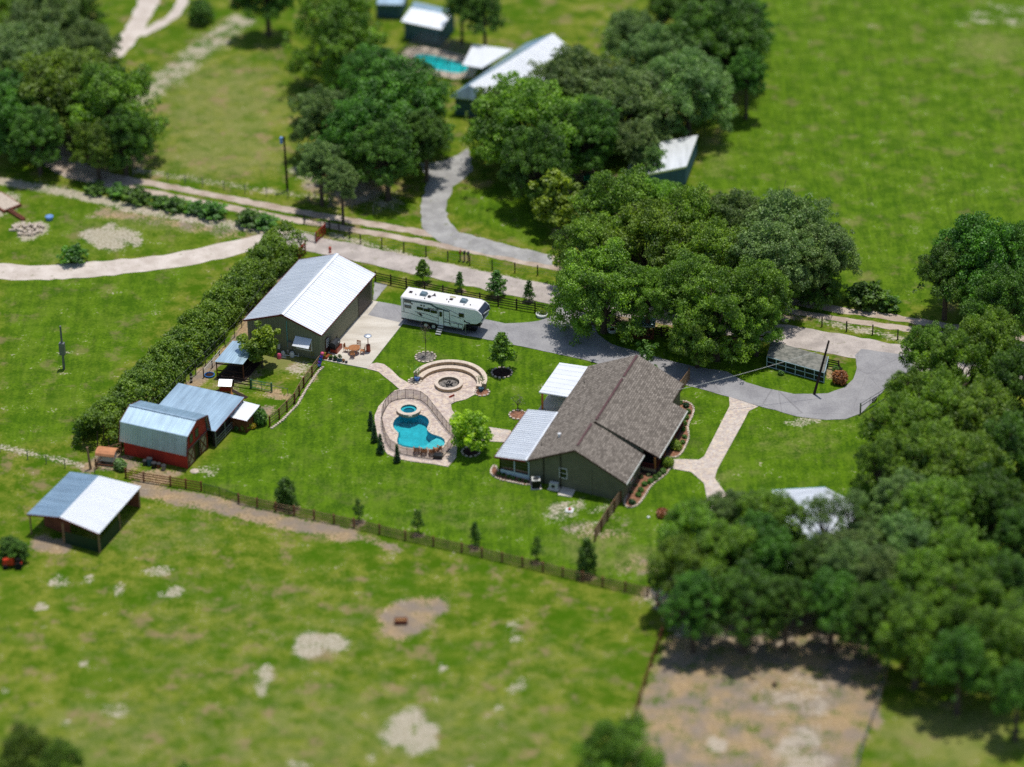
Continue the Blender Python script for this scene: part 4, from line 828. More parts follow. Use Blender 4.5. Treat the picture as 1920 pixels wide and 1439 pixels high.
def oak(seed, m, R_=6., flat=.8, nl=13, nper=330, leaf=.13, trunk_h=2.0, hang=0., dens=1.):
    rn = random.Random(seed); cl = []; cz = trunk_h+R_*flat*.52; lobes = []
    for i in range(nl):                               # separate boughs, each a small dome of leaf clumps
        a = i*2.4+rn.uniform(-.5, .5); q = math.sqrt((i+.5)/nl); rr = R_*.72*q*rn.uniform(.8, 1.18); br = R_*rn.uniform(.25, .42)
        z = cz+R_*flat*(.62*math.sqrt(max(0, 1-q*q*.9))+rn.uniform(-.22, .12))-(.12*R_ if q > .7 else 0); lobes.append((math.cos(a)*rr, math.sin(a)*rr, z, br))
    for i in range(int(nl*.55)):                      # lower skirt
        a = i*2*math.pi/(nl*.55)+rn.uniform(-.4, .4); rr = R_*rn.uniform(.55, .86); lobes.append((math.cos(a)*rr, math.sin(a)*rr, cz-R_*flat*rn.uniform(.25, .55), R_*rn.uniform(.2, .32)))
    for x, y, z, br in lobes:
        tone = rn.uniform(-.22, .22)
        for k in range(int(17*dens*(br/R_/.33)**2)+3):
            a = rn.uniform(0, 6.283); el = math.asin(rn.uniform(-.5, 1)); d = br*rn.uniform(.55, 1.12)
            cl.append(((x+math.cos(a)*math.cos(el)*d, y+math.sin(a)*math.cos(el)*d, z+math.sin(el)*d*.8), rn.uniform(.42, 1.0)*R_/6, rn.uniform(.5, .8), min(.95, max(.05, rn.uniform(.2, .8)+tone))))
        if hang and rn.random() < hang: cl += [((x+rn.uniform(-.6, .6), y+rn.uniform(-.6, .6), z-br*.6-.5*k), .42, 1.6, .6) for k in range(4)]
    for k in range(16):                               # stray shoots break the outline
        a = rn.uniform(0, 6.283); rr = R_*rn.uniform(.85, 1.12); cl.append(((math.cos(a)*rr, math.sin(a)*rr, cz+R_*flat*rn.uniform(-.35, .45)), rn.uniform(.3, .55), .7, rn.uniform(.3, .9)))
    b = MB(); b.tube([(0, 0, -9), (0, 0, -.1), (.05, 0, trunk_h*.4), (.1, .05, trunk_h)], [.55, .5, .36, .3], 9)
    for x, y, z, br in lobes:
        mid = Vector((x*.5+rn.uniform(-.3, .3), y*.5+rn.uniform(-.3, .3), trunk_h+(z-trunk_h)*.55)); b.tube([(.08, .04, trunk_h*.9), mid, Vector((x, y, z+br*.3))], [.2, .12, .04], 6)
        for k in range(3): b.tube([(x, y, z), (x+rn.uniform(-1, 1)*br, y+rn.uniform(-1, 1)*br, z+rn.uniform(.2, .95)*br)], [.05, .02], 4)
    return b, leaf_mesh('crown', cl, nper, leaf, m, seed)
def register(key, bm_leaf, trunk_mat=None):
    b, me = bm_leaf; PROTO[key] = (b, me, trunk_mat or M_['bark']); PROTO[key+'_t'] = None
def plant(key, loc, scale, rot, name, label, cat, group=None, flat=1.):
    b, me, tm = PROTO[key]; t = thing(name, loc, label, cat, group)
    if PROTO[key+'_t'] is None:
        o = b.build('trunk', tm, None); PROTO[key+'_t'] = o.data; o.parent = t; o.location = (0, 0, 0)
    else: o = bpy.data.objects.new('trunk', PROTO[key+'_t']); COL.objects.link(o); o.parent = t
    mk('crown', me, t); t.rotation_euler = (0, 0, rot); t.scale = (scale, scale, scale*flat); return t
register('oakA', oak(11, L_['oak'])); register('oakB', oak(12, L_['oak'], flat=.85, nl=11)); register('oakC', oak(13, L_['oakd'], flat=.9, nl=15)); register('oakD', oak(14, L_['oakd'], flat=.75, nl=12))
register('oakG', oak(15, L_['oakg'], flat=.72, nl=16, dens=.85)); register('oakH', oak(16, L_['oak'], flat=.8, hang=.6))
register('oakS', oak(17, L_['oakg'], R_=6., flat=1.1, nl=11, nper=190, dens=.5, leaf=.13))
def conic(seed, m, h=4., r=1.3, n=34, leaf=.13, nper=260, base=.5, pw=.8, cr=(.2, .42), sq=.8, asp=.62):
    rn = random.Random(seed); cl = []
    b = MB(); b.tube([(0, 0, -.05), (.03, 0, h*.5), (0, .02, h*.94)], [.09, .06, .02], 7)
    for i in range(n):
        t = (i+.5)/n; z = base+(h-base)*t; a = i*2.4+rn.uniform(-.4, .4); rr = r*(1-t)**pw*rn.uniform(.35, 1.)
        c = (math.cos(a)*rr, math.sin(a)*rr, z+rr*.12); cl.append((c, rn.uniform(*cr)*(1.15-.5*t), sq, rn.uniform(.15, .9)))
        if rr > .3: b.tube([(0, 0, z-.15), c], [.025, .01], 4)
    return b, leaf_mesh('crown', cl, nper, leaf, m, seed, upb=.3, asp=asp)
register('pineA', conic(21, L_['pine'], 4, 1.2, 34, .19, 620, .6, .6, (.18, .45), .9, .2)); register('pineB', conic(22, L_['pine'], 4, 1.05, 26, .18, 620, 1.1, .45, (.15, .42), .9, .2)); register('pineC', conic(25, L_['pine'], 4, 1.35, 56, .2, 640, .3, .6, (.2, .5), .9, .2))
register('young', conic(23, L_['oak'], 4, 1.15, 46, .12, 620, 1.2, .45, (.28, .5))); register('youngB', conic(24, L_['shrub'], 4, .8, 30, .12, 600, .7, .4, (.25, .45)))
register('cyp', conic(26, L_['cyp'], 2.2, .34, 36, .07, 1500, .1, .7, (.16, .26), 1.3))
def roundish(seed, m, R_=2., n=46, leaf=.16, nper=260, th=1.2, sq=1.05):
    rn = random.Random(seed); cl = []
    b = MB(); b.tube([(0, 0, -.05), (.02, 0, th), (0, 0, th+R_)], [.1, .08, .03], 7)
    for i in range(n):
        a = rn.uniform(0, 6.28); el = math.asin(rn.uniform(-.75, 1)); rr = R_*rn.uniform(.3, 1.1)
        c = (math.cos(a)*math.cos(el)*rr, math.sin(a)*math.cos(el)*rr, th+R_*.8+math.sin(el)*rr*sq); cl.append((c, rn.uniform(.3, .55)*R_/2, .8, rn.uniform(.1, 1)))
        if i % 4 == 0: b.tube([(0, 0, th+.2), c], [.04, .01], 4)
    return b, leaf_mesh('crown', cl, nper, leaf, m, seed)
register('lime', roundish(31, L_['lime'], 2., 84, .15, 620)); register('rnd', roundish(32, L_['ylw'], 2., 80, .15, 800)); register('rndS', roundish(33, L_['shrub'], 1.6, 34, .13, 360, .6))
register('weep', roundish(34, L_['olive'], 1.1, 26, .09, 300, .7)); register('bush', roundish(35, L_['oakd'], 2., 60, .2, 260, .0, .8)); register('far', oak(36, L_['oakg'], flat=.8))
# T rows: crown centre column, row, crown radius in px, kind, label
TREES = [
 (212,205,78,'oakB','broad green oak overhanging the shaded dirt road on its right'),(128,170,92,'oakA','largest oak of the upper left grove, rounded green crown'),(45,110,82,'oakG','grey green oak behind the grove at the left edge'),
 (85,45,78,'oakG','grey oak in the top left corner grove'),(28,30,60,'oakA','oak filling the top left corner'),(150,25,48,'oakD','dark oak beside the pale sandy road at the top'),(18,215,62,'oakC','dark oak at the left edge above the shaded lawn'),(70,260,46,'oakC','small dark oak standing in the bend of the shaded dirt road'),(232,262,48,'oakC','low dark oak crown above the start of the dirt track'),(165,95,60,'oakG','grey green oak between the top left crowns'),(180,270,40,'oakB','small oak hanging over the inside of the shaded road bend'),
 (632,70,80,'oakB','tall yellow green oak above the central pair of dark oaks'),(748,205,84,'oakC','dark rounded oak left of the grey neighbour drive'),(700,150,62,'oakD','dark oak behind the rounded oak by the neighbour drive'),(602,215,58,'oakG','grey oak at the edge of the sloping meadow beside the pole'),(665,255,66,'oakD','shaded oak between the meadow pole and the neighbour drive'),(725,290,52,'oakC','low front oak crown casting shade on the dirt track verge'),(600,300,40,'oakG','small scrubby oak behind the utility pole with the transformer'),(798,255,38,'oakC','small dark crown touching the neighbour drive'),(500,-12,46,'oakC','dark tree at the top edge above the meadow'),(640,335,32,'oakG','low scrub oak in the shade beside the track fence'),
 (1000,235,100,'oakA','broad oak right of the neighbour drive, in front of the white roof'),(1010,310,62,'oakC','lower dark crown right of the bend of the neighbour drive'),(930,215,50,'oakB','left hand oak crown touching the far white roof'),(1085,160,78,'oakG','grey green oak right of the far white roof'),(1165,195,86,'oakG','wide grey green oak above the hidden trailer'),(1290,165,76,'oakG','pale grey green oak beside the bright field'),(1230,105,62,'oakG','grey oak between the far house and the dark field edge oaks'),(1350,80,84,'oakC','dark oak at the left border of the bright upper field'),(1290,15,70,'oakC','dark oak at the top edge beside the bright field'),(1400,40,48,'oakD','small dark oak poking into the bright upper field'),(1400,140,36,'oakC','low dark crown at the corner of the bright field'),(1192,262,38,'oakG','grey crown just left of the white trailer roof'),(1100,255,56,'oakC','dark crown between the broad oak and the trailer'),(908,20,36,'oakD','dark tree at the top edge right of the patched shed roof'),(865,5,30,'oakC','dark tree touching the patched shed roof'),(1180,60,46,'oakG','pale oak behind the far house at the top'),
 (1215,545,44,'oakA','oak crown above the firewood shelter',632),(1590,1035,40,'oakG','grey crown in front of the lower right of the white roof'),(1535,1045,34,'oakS','loose twiggy crown below the see through tree'),(1510,1060,46,'oakD','dark crown behind the gap between the front oaks'),(1610,1015,40,'oakG','grey crown at the right edge of the white roof'),(1420,1010,50,'oakD','dark crown over the lower left part of the white roof'),
 (1600,965,34,'oakS','see through crown over the right corner of the white roof',1090),
 (1215,292,30,'oakG','grey crown over the left half of the white trailer roof',352),
 (1132,545,74,'oakH','pale trunked driveway oak with drooping limbs beside the black drive gate',624),(1420,600,46,'oakB','leafy oak limb mass touching the shade cloth roof',668),(1308,628,42,'oakB','leaning oak nearest the far corner of the house roof',690),
 (1045,382,42,'rnd','small slender oak standing alone right of the neighbour drive bend'),
 (1165,395,72,'oakB','bright green oak behind the driveway oak, below the green cart'),(1240,388,50,'oakH','oak crown directly below the white trailer'),(1110,470,62,'oakH','driveway oak with drooping left branches over the gravel road',534),(1215,455,74,'oakA','oak crown in the middle of the gravel road grove'),(1290,430,76,'oakA','wide oak crown in the centre of the grove'),(1335,490,74,'oakA','front oak crown of the grove above the well shelter',582),(1290,540,58,'oakB','yellow green oak crown over the gravel road',640),(1345,590,70,'oakB','large bright oak crown over the asphalt behind the house',676),(1410,555,62,'oakB','oak crown left of the shade house',656),(1440,480,66,'oakG','grey green oak crown over the dirt track',592),(1475,430,78,'oakG','grey oak at the edge of the bright field'),(1540,465,56,'oakG','rightmost grey oak of the central grove'),(1530,520,46,'oakD','dark crown above the reappearing dirt track',562),(1380,410,56,'oakG','grey crown at the back of the central grove'),
 (1835,490,84,'oakD','dark oak in the right hand field by the track'),(1775,510,50,'oakD','left crown of the dark oaks in the right field'),(1905,470,52,'oakD','dark oak cut by the right edge above the track'),(1885,565,62,'oakD','dark oak hanging over the dirt track at the right edge'),
 (1735,655,44,'oakB','bright oak crown hanging over the road apron'),(1790,690,66,'oakB','oak crown right of the road apron'),(1860,640,62,'oakA','oak crown at the upper right of the forest'),(1900,720,66,'oakD','forest oak at the right edge level with the drive gate'),(1705,745,46,'oakB','pale oak crown just right of the end drive gate'),(1760,770,72,'oakA','forest oak above the lawn corner'),(1690,815,74,'oakA','leftmost forest oak overhanging the lawn edge'),(1835,790,78,'oakA','wide forest oak in the middle of the right side'),(1650,870,42,'oakB','low yellow green crown at the lawn edge'),(1735,865,74,'oakA','forest oak right of the lawn'),(1805,885,78,'oakA','rounded forest oak above the white roof on the right'),(1890,850,70,'oakD','forest oak at the right edge below the drive'),(1700,935,56,'oakG','grey green oak just above the white roof corner'),(1765,965,72,'oakA','forest oak right of the white roof'),(1860,960,76,'oakD','dark forest oak near the right edge'),(1700,1010,56,'oakG','grey oak crown over the right end of the white roof'),(1910,1000,50,'oakD','forest oak cut by the right edge'),
 (1370,965,52,'oakG','thin grey oak at the lower end of the paver front path'),(1300,1000,58,'oakA','front left oak crown over the end of the front path'),(1440,975,58,'oakA','oak crown hiding the left end of the white roof'),(1275,1060,52,'oakA','leftmost crown of the front oaks by the brown fence'),(1360,1050,68,'oakA','front oak crown above the dirt paddock corner'),(1450,1055,64,'oakD','dark front oak crown left of the see through tree'),(1300,1125,52,'oakD','low front crown at the end of the brown fence'),(1395,1125,62,'oakD','lowest front oak crown over the dirt paddock'),(1475,1125,44,'oakD','dark low crown above the paddock shade'),(1545,985,42,'oakS','see through young oak standing against the white roof'),(1585,1060,56,'oakG','grey green crown below the white roof'),(1650,1075,58,'oakG','grey green oak right of the see through tree'),(1560,1125,56,'oakD','dark crown over the paddock right of the gap'),(1635,1150,56,'oakD','dark oak over the back of the dirt paddock'),
 (1725,1095,66,'oakA','oak crown at the paddock right corner'),(1720,1190,68,'oakB','bright green tree at the right corner of the dirt paddock'),(1800,1050,66,'oakA','mid forest oak in the lower right'),(1805,1150,78,'oakB','yellow green tree in the lower right forest'),(1890,1100,62,'oakD','lower right forest oak at the edge'),(1800,1240,62,'oakD','dark tree above the lower right meadow'),(1880,1210,76,'oakB','big yellow green tree in the lower right corner'),(1910,1290,46,'oakD','dark tree at the right edge above the meadow'),
 (45,1415,52,'oakB','tree in the bottom left corner'),(112,1425,36,'oakB','small tree crown beside the bottom left corner tree'),(1165,1420,72,'oakB','rounded tree cut by the bottom edge left of the dirt paddock'),(345,1446,18,'oakB','tree top peeking over the bottom edge'),(22,1030,26,'oakC','small dark tree behind the orange tractor at the left edge'),(375,22,24,'oakC','lone round bush on the upper meadow')]
rt = random.Random(5)
for cx, cy, rp, kind, lab, *brow in TREES:
    m = PM(cy+rp*.5); Rm = rp*1.1/m; s = Rm/5.9
    if kind in ('rnd',): s = Rm/2.
    zc = {'rnd': 2.6}.get(kind, 2.0+6*.8*.62)*s
    zf = 1.0 if kind == 'rnd' or rp < 30 else (1.35 if s < 1.05 else 1.15); zc *= zf; lift = 0 if kind == 'rnd' or rp < 30 else max(0, (6.3 if cx > 280 or cy > 400 else 5.)-zc)
    if brow: lift = (G(cx, cy).y-G(cx, brow[0]).y)*HCAM/(DCAM+G(cx, cy).y)-zc
    g = G(cx, cy, zc+lift); g.z = 0
    grp = 'oaks of the surrounding groves'
    cat = 'bush' if 'bush' in lab else 'tree'
    tr_ = plant(kind, g, s, rt.uniform(0, 6.28), 'oak_tree' if cat == 'tree' else 'bush', lab, cat, grp if cat == 'tree' else None, zf)
    for ch in tr_.children:
        ch.location.z = lift/(s*zf)
    tr_.scale.x *= rt.uniform(.88, 1.14); tr_.scale.y *= rt.uniform(.88, 1.14)
def tree_at(px, py, h, kind, ph, name, label, cat='tree', group=None, rot=None, w_=1.):
    t = plant(kind, G(px, py), h/ph, rt.uniform(0, 6.28) if rot is None else rot, name, label, cat, group); t.scale = (t.scale[0]*w_, t.scale[1]*w_, t.scale[2]); return t
PG = 'young pines along the brown fence'
tree_at(538,948,3.4,'pineC',4,'pine_tree','bushiest young pine at the left end of the brown fence row',group=PG,w_=1.25)
tree_at(673,977,2.7,'pineB',4,'pine_tree','thin young pine second from the left by the brown fence',group=PG)
tree_at(785,1001,3.0,'pineB',4,'pine_tree','slender young pine third from the left by the brown fence',group=PG)
tree_at(891,1024,2.9,'pineA',4,'pine_tree','young pine fourth from the left, below the sewer cover lawn',group=PG,w_=.9)
tree_at(1006,1052,2.9,'pineB',4,'pine_tree','narrow young pine second from the right by the brown fence',group=PG)
tree_at(1101,1075,4.2,'pineC',4,'pine_tree','tallest dark young pine at the right end of the brown fence row',group=PG,w_=.95)
tree_at(941,697,4.9,'young',4,'young_tree','dark green young tree in a ringed mulch bed below the trailer',w_=1.0)
tree_at(883,850,4.1,'lime',4.0,'young_tree','bright lime green tree in a ringed bed beside the pool fence')
tree_at(492,690,4.3,'rnd',4.0,'young_tree','yellow green tree in front of the olive workshop')
tree_at(793,530,3.0,'young',4,'young_tree','first young roadside tree right of the workshop, rounded',group='young trees along the gravel road')
tree_at(862,545,2.5,'youngB',4,'young_tree','dark slim shrub like tree between two roadside trees',group='young trees along the gravel road')
tree_at(932,555,3.3,'youngB',4,'young_tree','widest roadside tree with a loose crown behind the trailer front',group='young trees along the gravel road',w_=1.5)
tree_at(992,565,2.8,'youngB',4,'young_tree','narrow roadside tree nearest the planter tub',group='young trees along the gravel road')
tree_at(1213,690,3.0,'rndS',3.2,'young_tree','yellow green shrub tree behind the far corner of the house roof')
tree_at(971,770,1.8,'weep',2.6,'young_tree','small weeping grey green tree in a stone ringed bed by the screened room')
for x, y, h, lab in ((696,806,2.3,'back left column cypress by the pool fence'),(702.5,829,2.25,'second column cypress left of the pool'),(714,851,2.45,'third column cypress at the corner of the pool deck'),(745,867,2.2,'front column cypress at the edge of the lawn below the pool')):
    tree_at(x, y, h, 'cyp', 2.3, 'cypress_tree', lab, group='column cypresses around the pool')
for x, y, h, k_, lab in ((1630,572,3.2,'bush','round green shrub at the field edge beyond the dirt track'),(1666,580,2.,'bush','small shrub right of the round green shrub at the field edge'),(1608,566,2.2,'bush','dark shrub left of the round green shrub beyond the track'),(137,492,2.4,'bush','green bush beside the sandy drive on the left'),(1470,560,1.6,'bush','low shrub under the grey oaks by the track'),(257,378,1.9,'bush','leftmost bush of the low row along the dirt track'),(330,392,1.6,'bush','second bush of the low row along the dirt track'),(400,405,1.9,'bush','third bush of the low row along the dirt track'),(365,398,1.5,'bush','low bush in the row between two larger ones'),(470,420,1.9,'bush','bush of the low row nearest the tall hedge'),(500,426,1.7,'bush','bush behind the top end of the tall hedge'),(180,362,1.5,'bush','small bush on the verge near the shaded road'),(225,368,1.6,'bush','bush on the verge at the start of the low row'),(300,386,1.4,'bush','small bush in the middle of the low row')):
    tree_at(x, y, h, k_, 3.6, 'bush', lab, 'bush', w_=1.7 if x < 520 and y < 440 else 1.25)
# dead sapling
def f_bare():
    rn = random.Random(4); b = MB(); b.tube([(0, 0, 0), (.03, 0, 1.8), (0, .03, 4.0)], [.05, .035, .01], 6); cl = []
    for i in range(46):
        z = 1.6+2.3*i/46; a = i*2.4; L = rn.uniform(.25, .75)*(1.1-.5*i/46); e = (math.cos(a)*L, math.sin(a)*L, z+L*1.1); b.tube([(0, 0, z), e], [.014, .006], 4)
        if i % 2: cl.append((e, .22, 1.2, rn.uniform(.2, .8)))
    return b, leaf_mesh('crown', cl, 260, .05, L_['bare'], 5)
register('bare', f_bare()); tree_at(798.5, 668, 3.9, 'bare', 4, 'sapling', 'leafless grey sapling in a stone ringed bed above the fire pit bench', 'tree')
# the long hedge
def hedge():
    A_, B_ = G(177, 842), G(541, 468); n = 34; rn = random.Random(9); cl = []; root = thing('hedge', A_, 'long thick olive green hedge running beside the barn and workshop', 'hedge')
    u = (B_-A_).normalized(); v = Vector((u.y, -u.x, 0)); L = (B_-A_).length
    for i in range(1500):
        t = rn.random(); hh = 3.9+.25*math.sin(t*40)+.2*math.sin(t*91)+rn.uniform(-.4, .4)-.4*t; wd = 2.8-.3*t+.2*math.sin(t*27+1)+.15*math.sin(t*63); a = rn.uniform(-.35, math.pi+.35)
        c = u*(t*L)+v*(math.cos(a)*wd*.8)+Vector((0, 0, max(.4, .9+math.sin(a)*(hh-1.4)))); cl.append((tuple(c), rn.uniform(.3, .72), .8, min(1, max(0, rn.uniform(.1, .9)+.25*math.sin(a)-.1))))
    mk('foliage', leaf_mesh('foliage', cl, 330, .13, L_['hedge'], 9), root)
    for i in range(34): p = A_+u*(L*(i+.5)/34); part('stem', M_['bark'], root, lambda b: b.tube([p, p+Vector((.1, 0, 1.8))], [.08, .05], 5))
hedge()

# ------------------------------------------------------------------ fences and gates
def fence(name, pts, label, h, post, rails, pm, rm, step=2.4, rw=.12, rt_=.04, wire=False, group=None, cat='fence', ph=None, mesh=None):
    ph = ph or h; P = []
    for a, b_ in zip(pts[:-1], pts[1:]):
        n = max(1, round((b_-a).length/step)); P += [a.lerp(b_, i/n) for i in range(n)]
    P.append(pts[-1]); t = thing(name, P[0], label, cat, group)
    for p in P:
        b = MB(); b.box(p, (post, post, ph), rnd.uniform(-8, 8)); b.box(p+Vector((0, 0, ph)), (post*.85, post*.85, .03)); b.build('post', pm, t)
    for a, b_ in zip(P[:-1], P[1:]):
        d = (b_-a).normalized(); o = Vector((-d.y, d.x, 0))*-(post/2+rt_/2) if not wire else Vector((0, 0, 0)); b = MB()
        for z in rails: b.beam(a+o+Vector((0, 0, z+rnd.uniform(-.015, .015))), b_+o+Vector((0, 0, z+rnd.uniform(-.015, .015))), rt_, rw)
        if mesh: b.add([a+Vector((0, 0, .05)), b_+Vector((0, 0, .05)), b_+Vector((0, 0, h-.05)), a+Vector((0, 0, h-.05))], [[0, 1, 2, 3]], 1)
        b.build('rail_panel', [rm, mesh] if mesh else rm, t)
    return t
WD, WB = M_['wood_dark'], M_['wood_brown']
fence('rail_fence', GG([(704,528),(762,540.5),(900,568),(1038,592)]), 'dark stained four rail fence behind the parked trailer', 1.35, .16, (.3, .6, .9, 1.2), WD, WD)
fence('rail_fence', GG([(1112,608),(1155,617),(1240,632),(1310,645)]), 'dark rail fence under the driveway oaks', 1.3, .16, (.3, .65, 1.0, 1.2), WD, WD)
fence('wire_fence', GG([(636,437),(676,458),(716,465),(799,482),(881,498),(923,507),(1008,517),(1060,528)]), 'black post and wire fence between the two roads', 1.35, .13, (.35, .7, 1.05), M_['black'], M_['grey'], 2.6, .015, .015, True)
fence('wire_fence', GG([(1541,613),(1587,622),(1636,628),(1683,637),(1740,650)]), 'short black post fence between the roads on the right', 1.3, .14, (.4, .8, 1.1), M_['black'], M_['grey'], 2.8, .015, .015, True)
fence('wire_fence', GG([(250,330),(380,350),(460,363),(540,372),(620,385),(700,402)]), 'faint wire fence along the foot of the sloping meadow', 1.2, .1, (.5, 1.0), M_['grey'], M_['grey'], 2.6, .015, .015, True)
fence('wire_fence', GG([(205,850),(330,740),(440,633),(545,488)]), 'tall wire fence along the inner foot of the hedge', 1.8, .08, (.1, .9, 1.75), M_['dgrey'], M_['grey'], 2.4, .015, .015, True, mesh=None)
fence('board_fence', GG([(448,944),(552,967),(664,990),(760,1013),(866,1036),(1018,1072),(1130,1100),(1215,1118)]), 'long brown wood and wire fence below the lawn', 1.2, .18, (.15, .45, .8, 1.12), WB, M_['wood_tan'], 2.6, .05, .03, False, mesh=M_['fence_mesh'])
fence('board_fence', GG([(236,896),(270,903),(320,911),(378,921)]), 'brown board fence along the foot of the red barn yard', 1.2, .17, (.2, .5, .8, 1.1), WB, WB, 2.4)
fence('chain_link_fence', GG([(382,923),(412,930),(446,942)]), 'low dark chain link fence closing the gap in the brown fence', 1.1, .06, (.06, 1.05), M_['dgrey'], M_['dgrey'], 2., .03, .03, True, mesh=M_['fence_mesh'])
fence('board_fence', GG([(601,686),(570,727),(553,757),(524,786),(506,800)]), 'tan board fence running diagonally from the workshop corner', 1.3, .16, (.25, .6, .95, 1.22), WB, M_['wood_tan'], 2.2)
fence('board_fence', GG([(1164,944),(1140,977),(1116,1015)]), 'short plank fence running down from the front house corner', 1.5, .13, (.2, .45, .7, .95, 1.2, 1.42), WB, M_['wood_tan'], 2.1, .16)
fence('board_fence', GG([(1262,757),(1275,735),(1292,712)]), 'short plank fence at the back right corner of the house', 1.5, .13, (.2, .45, .7, .95, 1.2, 1.42), WB, M_['wood_tan'], 2.1, .16)
fence('board_fence', GG([(417,722),(438,723),(470,728)]), 'short brown rail fence in front of the open post shelter', 1.15, .15, (.45, .85, 1.1), WD, WD, 2.6)
fence('pipe_fence', GG([(509,735),(540,742)]), 'single pipe rail between the green gate and the diagonal fence', .9, .06, (.85,), M_['grey'], M_['grey'], 2.4, .04, .04, True)
fence('board_fence', GG([(382,709),(398,690),(412,672)]), 'two post rail fence left of the open post shelter', 1.2, .12, (.75, 1.1), WD, M_['offwhite'], 2.2, .05)
fence('board_fence', GG([(1232,1135),(1250,1175),(1222,1250),(1200,1320),(1178,1400),(1165,1460)]), 'blurred board fence down the left side of the dirt paddock', 1.3, .16, (.3, .7, 1.1), WB, M_['wood_brown'], 2.8, .14)
fence('board_fence', GG([(1668,1250),(1645,1330),(1620,1400),(1605,1460)]), 'thin fence down the right side of the dirt paddock', 1.2, .1, (.4, .8, 1.1), M_['wood_tan'], M_['grey'], 2.8, .04)
fence('board_fence', GG([(1551,690),(1572,694),(1584,722)]), 'dark rail fence at the planting beside the shade house', 1.2, .14, (.3, .6, .9, 1.15), WD, WD, 1.8)
fence('board_fence', GG([(1700,735),(1725,722),(1745,712)]), 'tan rails half hidden by the oak beyond the end drive gate', 1.3, .12, (.4, .8, 1.2), M_['wood_tan'], M_['wood_tan'], 2., .1)
fence('board_fence', GG([(180,880),(205,855),(228,848)]), 'weathered rails behind the little coop', 1.3, .13, (.4, .8, 1.2), WB, M_['wood_tan'], 1.6)
fence('wire_fence', GG([(0,848),(52,862),(122,878),(178,893)]), 'thin wire fence along the left pasture edge', 1.1, .09, (.5, 1.0), M_['grey'], M_['grey'], 3., .012, .012, True)
def gate(name, a, b_, h, label, m, bars, emblem=None, tr=.035, vert=4, brace=False):
    t = thing(name, a, label, 'gate'); up = Vector((0, 0, 1))
    def f(b):
        for z in bars: b.tube([a+up*z, b_+up*z], tr, 6)
        for i in range(vert+1): p = a.lerp(b_, i/vert); b.tube([p+up*bars[0], p+up*bars[-1]], tr*.8, 6)
        if brace: b.tube([a+up*bars[0], b_+up*bars[-1]], tr, 6)
    part('frame', m, t, f)
    for p in (a, b_): part('gate_post', m, t, lambda b: b.box(p+(a-b_).normalized()*(.12 if p == a else -.12), (.14, .14, h)))
    if emblem:
        c = a.lerp(b_, .5)+up*(h*.5); d = (b_-a).normalized()
        part('emblem', M_['rust' if emblem == 'rust' else 'black'] if emblem != 'rust' else WB, t, lambda b: (b.tube([c+d*(.42*math.cos(k*math.pi/10))+up*(.28*math.sin(k*math.pi/10)) for k in range(21)], .05, 6), b.tube([c-d*.28, c+d*.1+up*.14, c+d*.28-up*.02], .05, 6), b.tube([c-d*.2-up*.1, c+d*.22-up*.1], .04, 6)))
gate('drive_gate', G(1043,592), G(1105,607), 1.4, 'dark pipe drive gate with a round emblem by the planter tub', M_['wood_dark'], (.15, 1.3), 'rust', vert=3)
gate('drive_gate', G(1614,777), G(1664,746), 1.5, 'black pipe drive gate with an oval emblem at the end of the drive', M_['grey'], (.12, 1.05, 1.4), 'black', vert=3)
gate('ranch_gate', G(594,455), G(609,440), 1.5, 'red barred ranch gate beside the roads', M_['gate_red'], (.2, .6, 1.0, 1.35), vert=3, tr=.06, brace=True)
gate('ranch_gate', G(553,494), G(572,476), 1.7, 'red barred ranch gate behind the workshop roof', M_['gate_red'], (.2, .6, 1.0, 1.4), vert=4, tr=.06, brace=True)
gate('pipe_gate', G(550,445), G(590,454), 1.2, 'pale pipe gate left of the red ranch gate', M_['offwhite'], (.2, .5, .8, 1.1), vert=2, tr=.025)
gate('pipe_gate', G(572,420), G(617,431), 1.3, 'dark pipe gate at the dirt track edge', M_['dgrey'], (.2, .7, 1.2), vert=3, tr=.03)
gate('pipe_gate', G(473,729), G(508,735), 1.2, 'pale green pipe gate beside the small tree', M_['green_tube'], (.15, .75, 1.1), vert=2, tr=.04)

# ------------------------------------------------------------------ pool, spa, fire pit
t = thing('swimming_pool', G(785, 800), 'kidney shaped turquoise swimming pool inside the mesh fence', 'pool')
ctr = sum(POOL, Vector())/len(POOL)
def f(b):
    n = len(POOL)
    for i in range(n): p, q = POOL[i], POOL[(i+1) % n]; b.add([p+Vector((0, 0, -1.05)), q+Vector((0, 0, -1.05)), q+Vector((0, 0, .06)), p+Vector((0, 0, .06))], [[0, 1, 2, 3]], 1); b.add([p+Vector((0, 0, -.14))+(ctr-p).normalized()*.01, q+Vector((0, 0, -.14))+(ctr-q).normalized()*.01, q+Vector((0, 0, .06))+(ctr-q).normalized()*.01, p+Vector((0, 0, .06))+(ctr-p).normalized()*.01], [[0, 1, 2, 3]], 1)
part('basin_wall', [M_['plaster'], M_['plaster_wall']], t, f)
o = fill('basin_floor', [POOL], -1.05, M_['plaster']); o.parent = t; o.location = -Vector(t['_o']); 
shelf = GG(Z3([(880,1222),(905,1190),(960,1150),(1020,1100),(1075,1072),(1130,1090),(1160,1115),(1168,1150),(1155,1180),(1120,1205),(1060,1222),(980,1225)]))
part('shelf', mat('pale_pool_shelf', (232, 232, 228), .6), t, lambda b: b.prism([(p.x, p.y) for p in shelf], -1.04, -.2))
sw = GG(Z3([(585,940),(600,910),(640,940),(660,985),(640,1000),(600,975)])); part('step', M_['plaster'], t, lambda b: b.prism([(p.x, p.y) for p in sw], -1.04, -.4))
wt = fill('water', [POOL], -.10, M_['water']); wt.parent = t; wt.location = -Vector(t['_o'])
